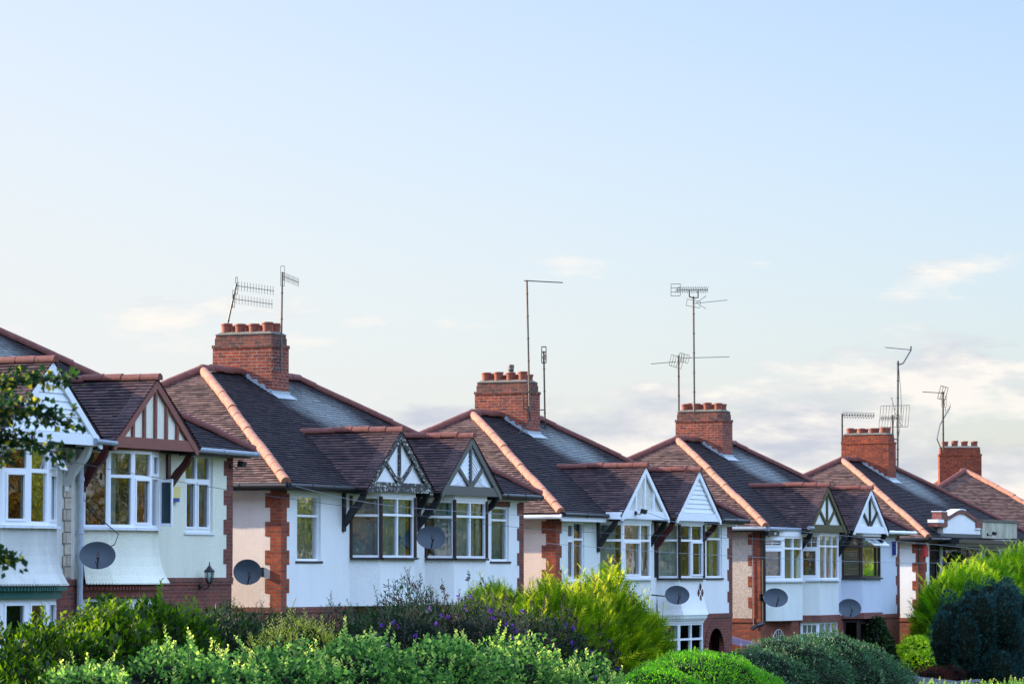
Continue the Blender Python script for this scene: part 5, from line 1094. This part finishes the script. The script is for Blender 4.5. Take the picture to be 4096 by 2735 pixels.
# ------------------------------------------------------------------ sun, sky, camera
SAZ,SEL=R(101),R(22)
sd=Vector((math.cos(SAZ)*math.cos(SEL),math.sin(SAZ)*math.cos(SEL),math.sin(SEL)))
ld=bpy.data.lights.new('sun','SUN'); ld.energy=5.0; ld.angle=R(.6); ld.color=(1,.80,.56); lo=bpy.data.objects.new('sun',ld); COL.objects.link(lo); lo.rotation_euler=(-sd).to_track_quat('-Z','Y').to_euler()
w=bpy.data.worlds.new('World'); SC.world=w; w.use_nodes=True; nt=w.node_tree; bg=nt.nodes['Background']
sk=nd(nt,'ShaderNodeTexSky'); sk.sky_type='NISHITA'; sk.sun_disc=False; sk.sun_elevation=SEL; sk.sun_rotation=math.pi/2-SAZ; sk.air_density=1.0; sk.dust_density=1.2; sk.ozone_density=2.0
tc=nd(nt,'ShaderNodeTexCoord'); 
def math_(op,a,b=None,c=None,clamp=False):
    n=nd(nt,'ShaderNodeMath',operation=op,use_clamp=clamp)
    for i,v in enumerate((a,b,c)):
        if v is None: continue
        if isinstance(v,(int,float)): n.inputs[i].default_value=v
        else: lk(nt,v,n.inputs[i])
    return n.outputs[0]
sp=nd(nt,'ShaderNodeSeparateXYZ'); lk(nt,tc.outputs['Generated'],sp.inputs[0]); zz=sp.outputs[2]
mp=nd(nt,'ShaderNodeMapping'); mp.inputs['Scale'].default_value=(1,1,3.4); mp.inputs['Location'].default_value=(.35,.1,.0); lk(nt,tc.outputs['Generated'],mp.inputs[0])
n1=noise(nt,mp.outputs[0],14,7,.56); n2=noise(nt,mp.outputs[0],5,3,.5)
mp2=nd(nt,'ShaderNodeMapping'); mp2.inputs['Scale'].default_value=(1,1,3.4); mp2.inputs['Location'].default_value=(.35,.1,-.022); lk(nt,tc.outputs['Generated'],mp2.inputs[0]); n1b=noise(nt,mp2.outputs[0],14,7,.56)
dens=math_('ADD',n1,math_('MULTIPLY',n2,.35)); 
thr=math_('ADD',math_('ADD',.545,math_('MULTIPLY',zz,2.3)),math_('MULTIPLY',math_('SUBTRACT',zz,.085,clamp=True),7))
cov=math_('MULTIPLY',math_('SUBTRACT',dens,thr),10,clamp=True); cov=math_('MULTIPLY',cov,.9)
shade=math_('MULTIPLY_ADD',math_('SUBTRACT',n1,n1b),6.5,.55,clamp=True)
cc=mix(nt,shade,CLOUD_D,CLOUD_L)
sky=mix(nt,1.0,sk.outputs[0],SKYMUL,'MULTIPLY')
up_=math_('MULTIPLY_ADD',zz,1.0,0,clamp=True)
base=mix(nt,math_('SUBTRACT',1,math_('MULTIPLY',zz,5.5),clamp=True),sky,sky)
# unseen bright bluish cloud cover added to the high sky to lift shaded fronts
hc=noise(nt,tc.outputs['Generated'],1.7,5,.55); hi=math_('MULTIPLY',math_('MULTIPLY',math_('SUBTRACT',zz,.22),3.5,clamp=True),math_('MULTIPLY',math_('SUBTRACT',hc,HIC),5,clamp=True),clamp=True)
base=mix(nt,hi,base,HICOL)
az_=math_('ADD',math_('MULTIPLY',sp.outputs[0],math.cos(R(62))),math_('MULTIPLY',sp.outputs[1],math.sin(R(62))))
azl=math_('MULTIPLY',math_('SUBTRACT',az_,.66),3.6,clamp=True)
lowf=math_('SUBTRACT',1,math_('MULTIPLY',zz,4.2),clamp=True)
veil=math_('ADD',math_('MULTIPLY',lowf,math_('MULTIPLY_ADD',azl,.75,.30)),math_('MULTIPLY',math_('MULTIPLY',azl,azl),.5),clamp=True)
base=mix(nt,veil,base,VEIL)
out=mix(nt,cov,base,cc)
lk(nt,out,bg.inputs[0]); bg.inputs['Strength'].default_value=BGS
cd=bpy.data.cameras.new('camera'); cam=bpy.data.objects.new('camera',cd); COL.objects.link(cam); SC.camera=cam
cam.location=(-66.665,-34.989,3.3); cd.sensor_width=36; cd.lens=8200*36/2348; cd.clip_end=3000; cd.clip_start=.5
pit=math.atan(526/8200); fd=Vector((math.cos(R(23.87))*math.cos(pit),math.sin(R(23.87))*math.cos(pit),math.sin(pit))); cam.rotation_euler=fd.to_track_quat('-Z','Y').to_euler()
cd.dof.use_dof=True; cd.dof.focus_distance=84; cd.dof.aperture_fstop=13
vs=SC.view_settings; vs.view_transform='Standard'; vs.look='None'; vs.exposure=EXPO; vs.gamma=1
SC.cycles.max_bounces=7; SC.cycles.transparent_max_bounces=12; SC.cycles.use_denoising=True
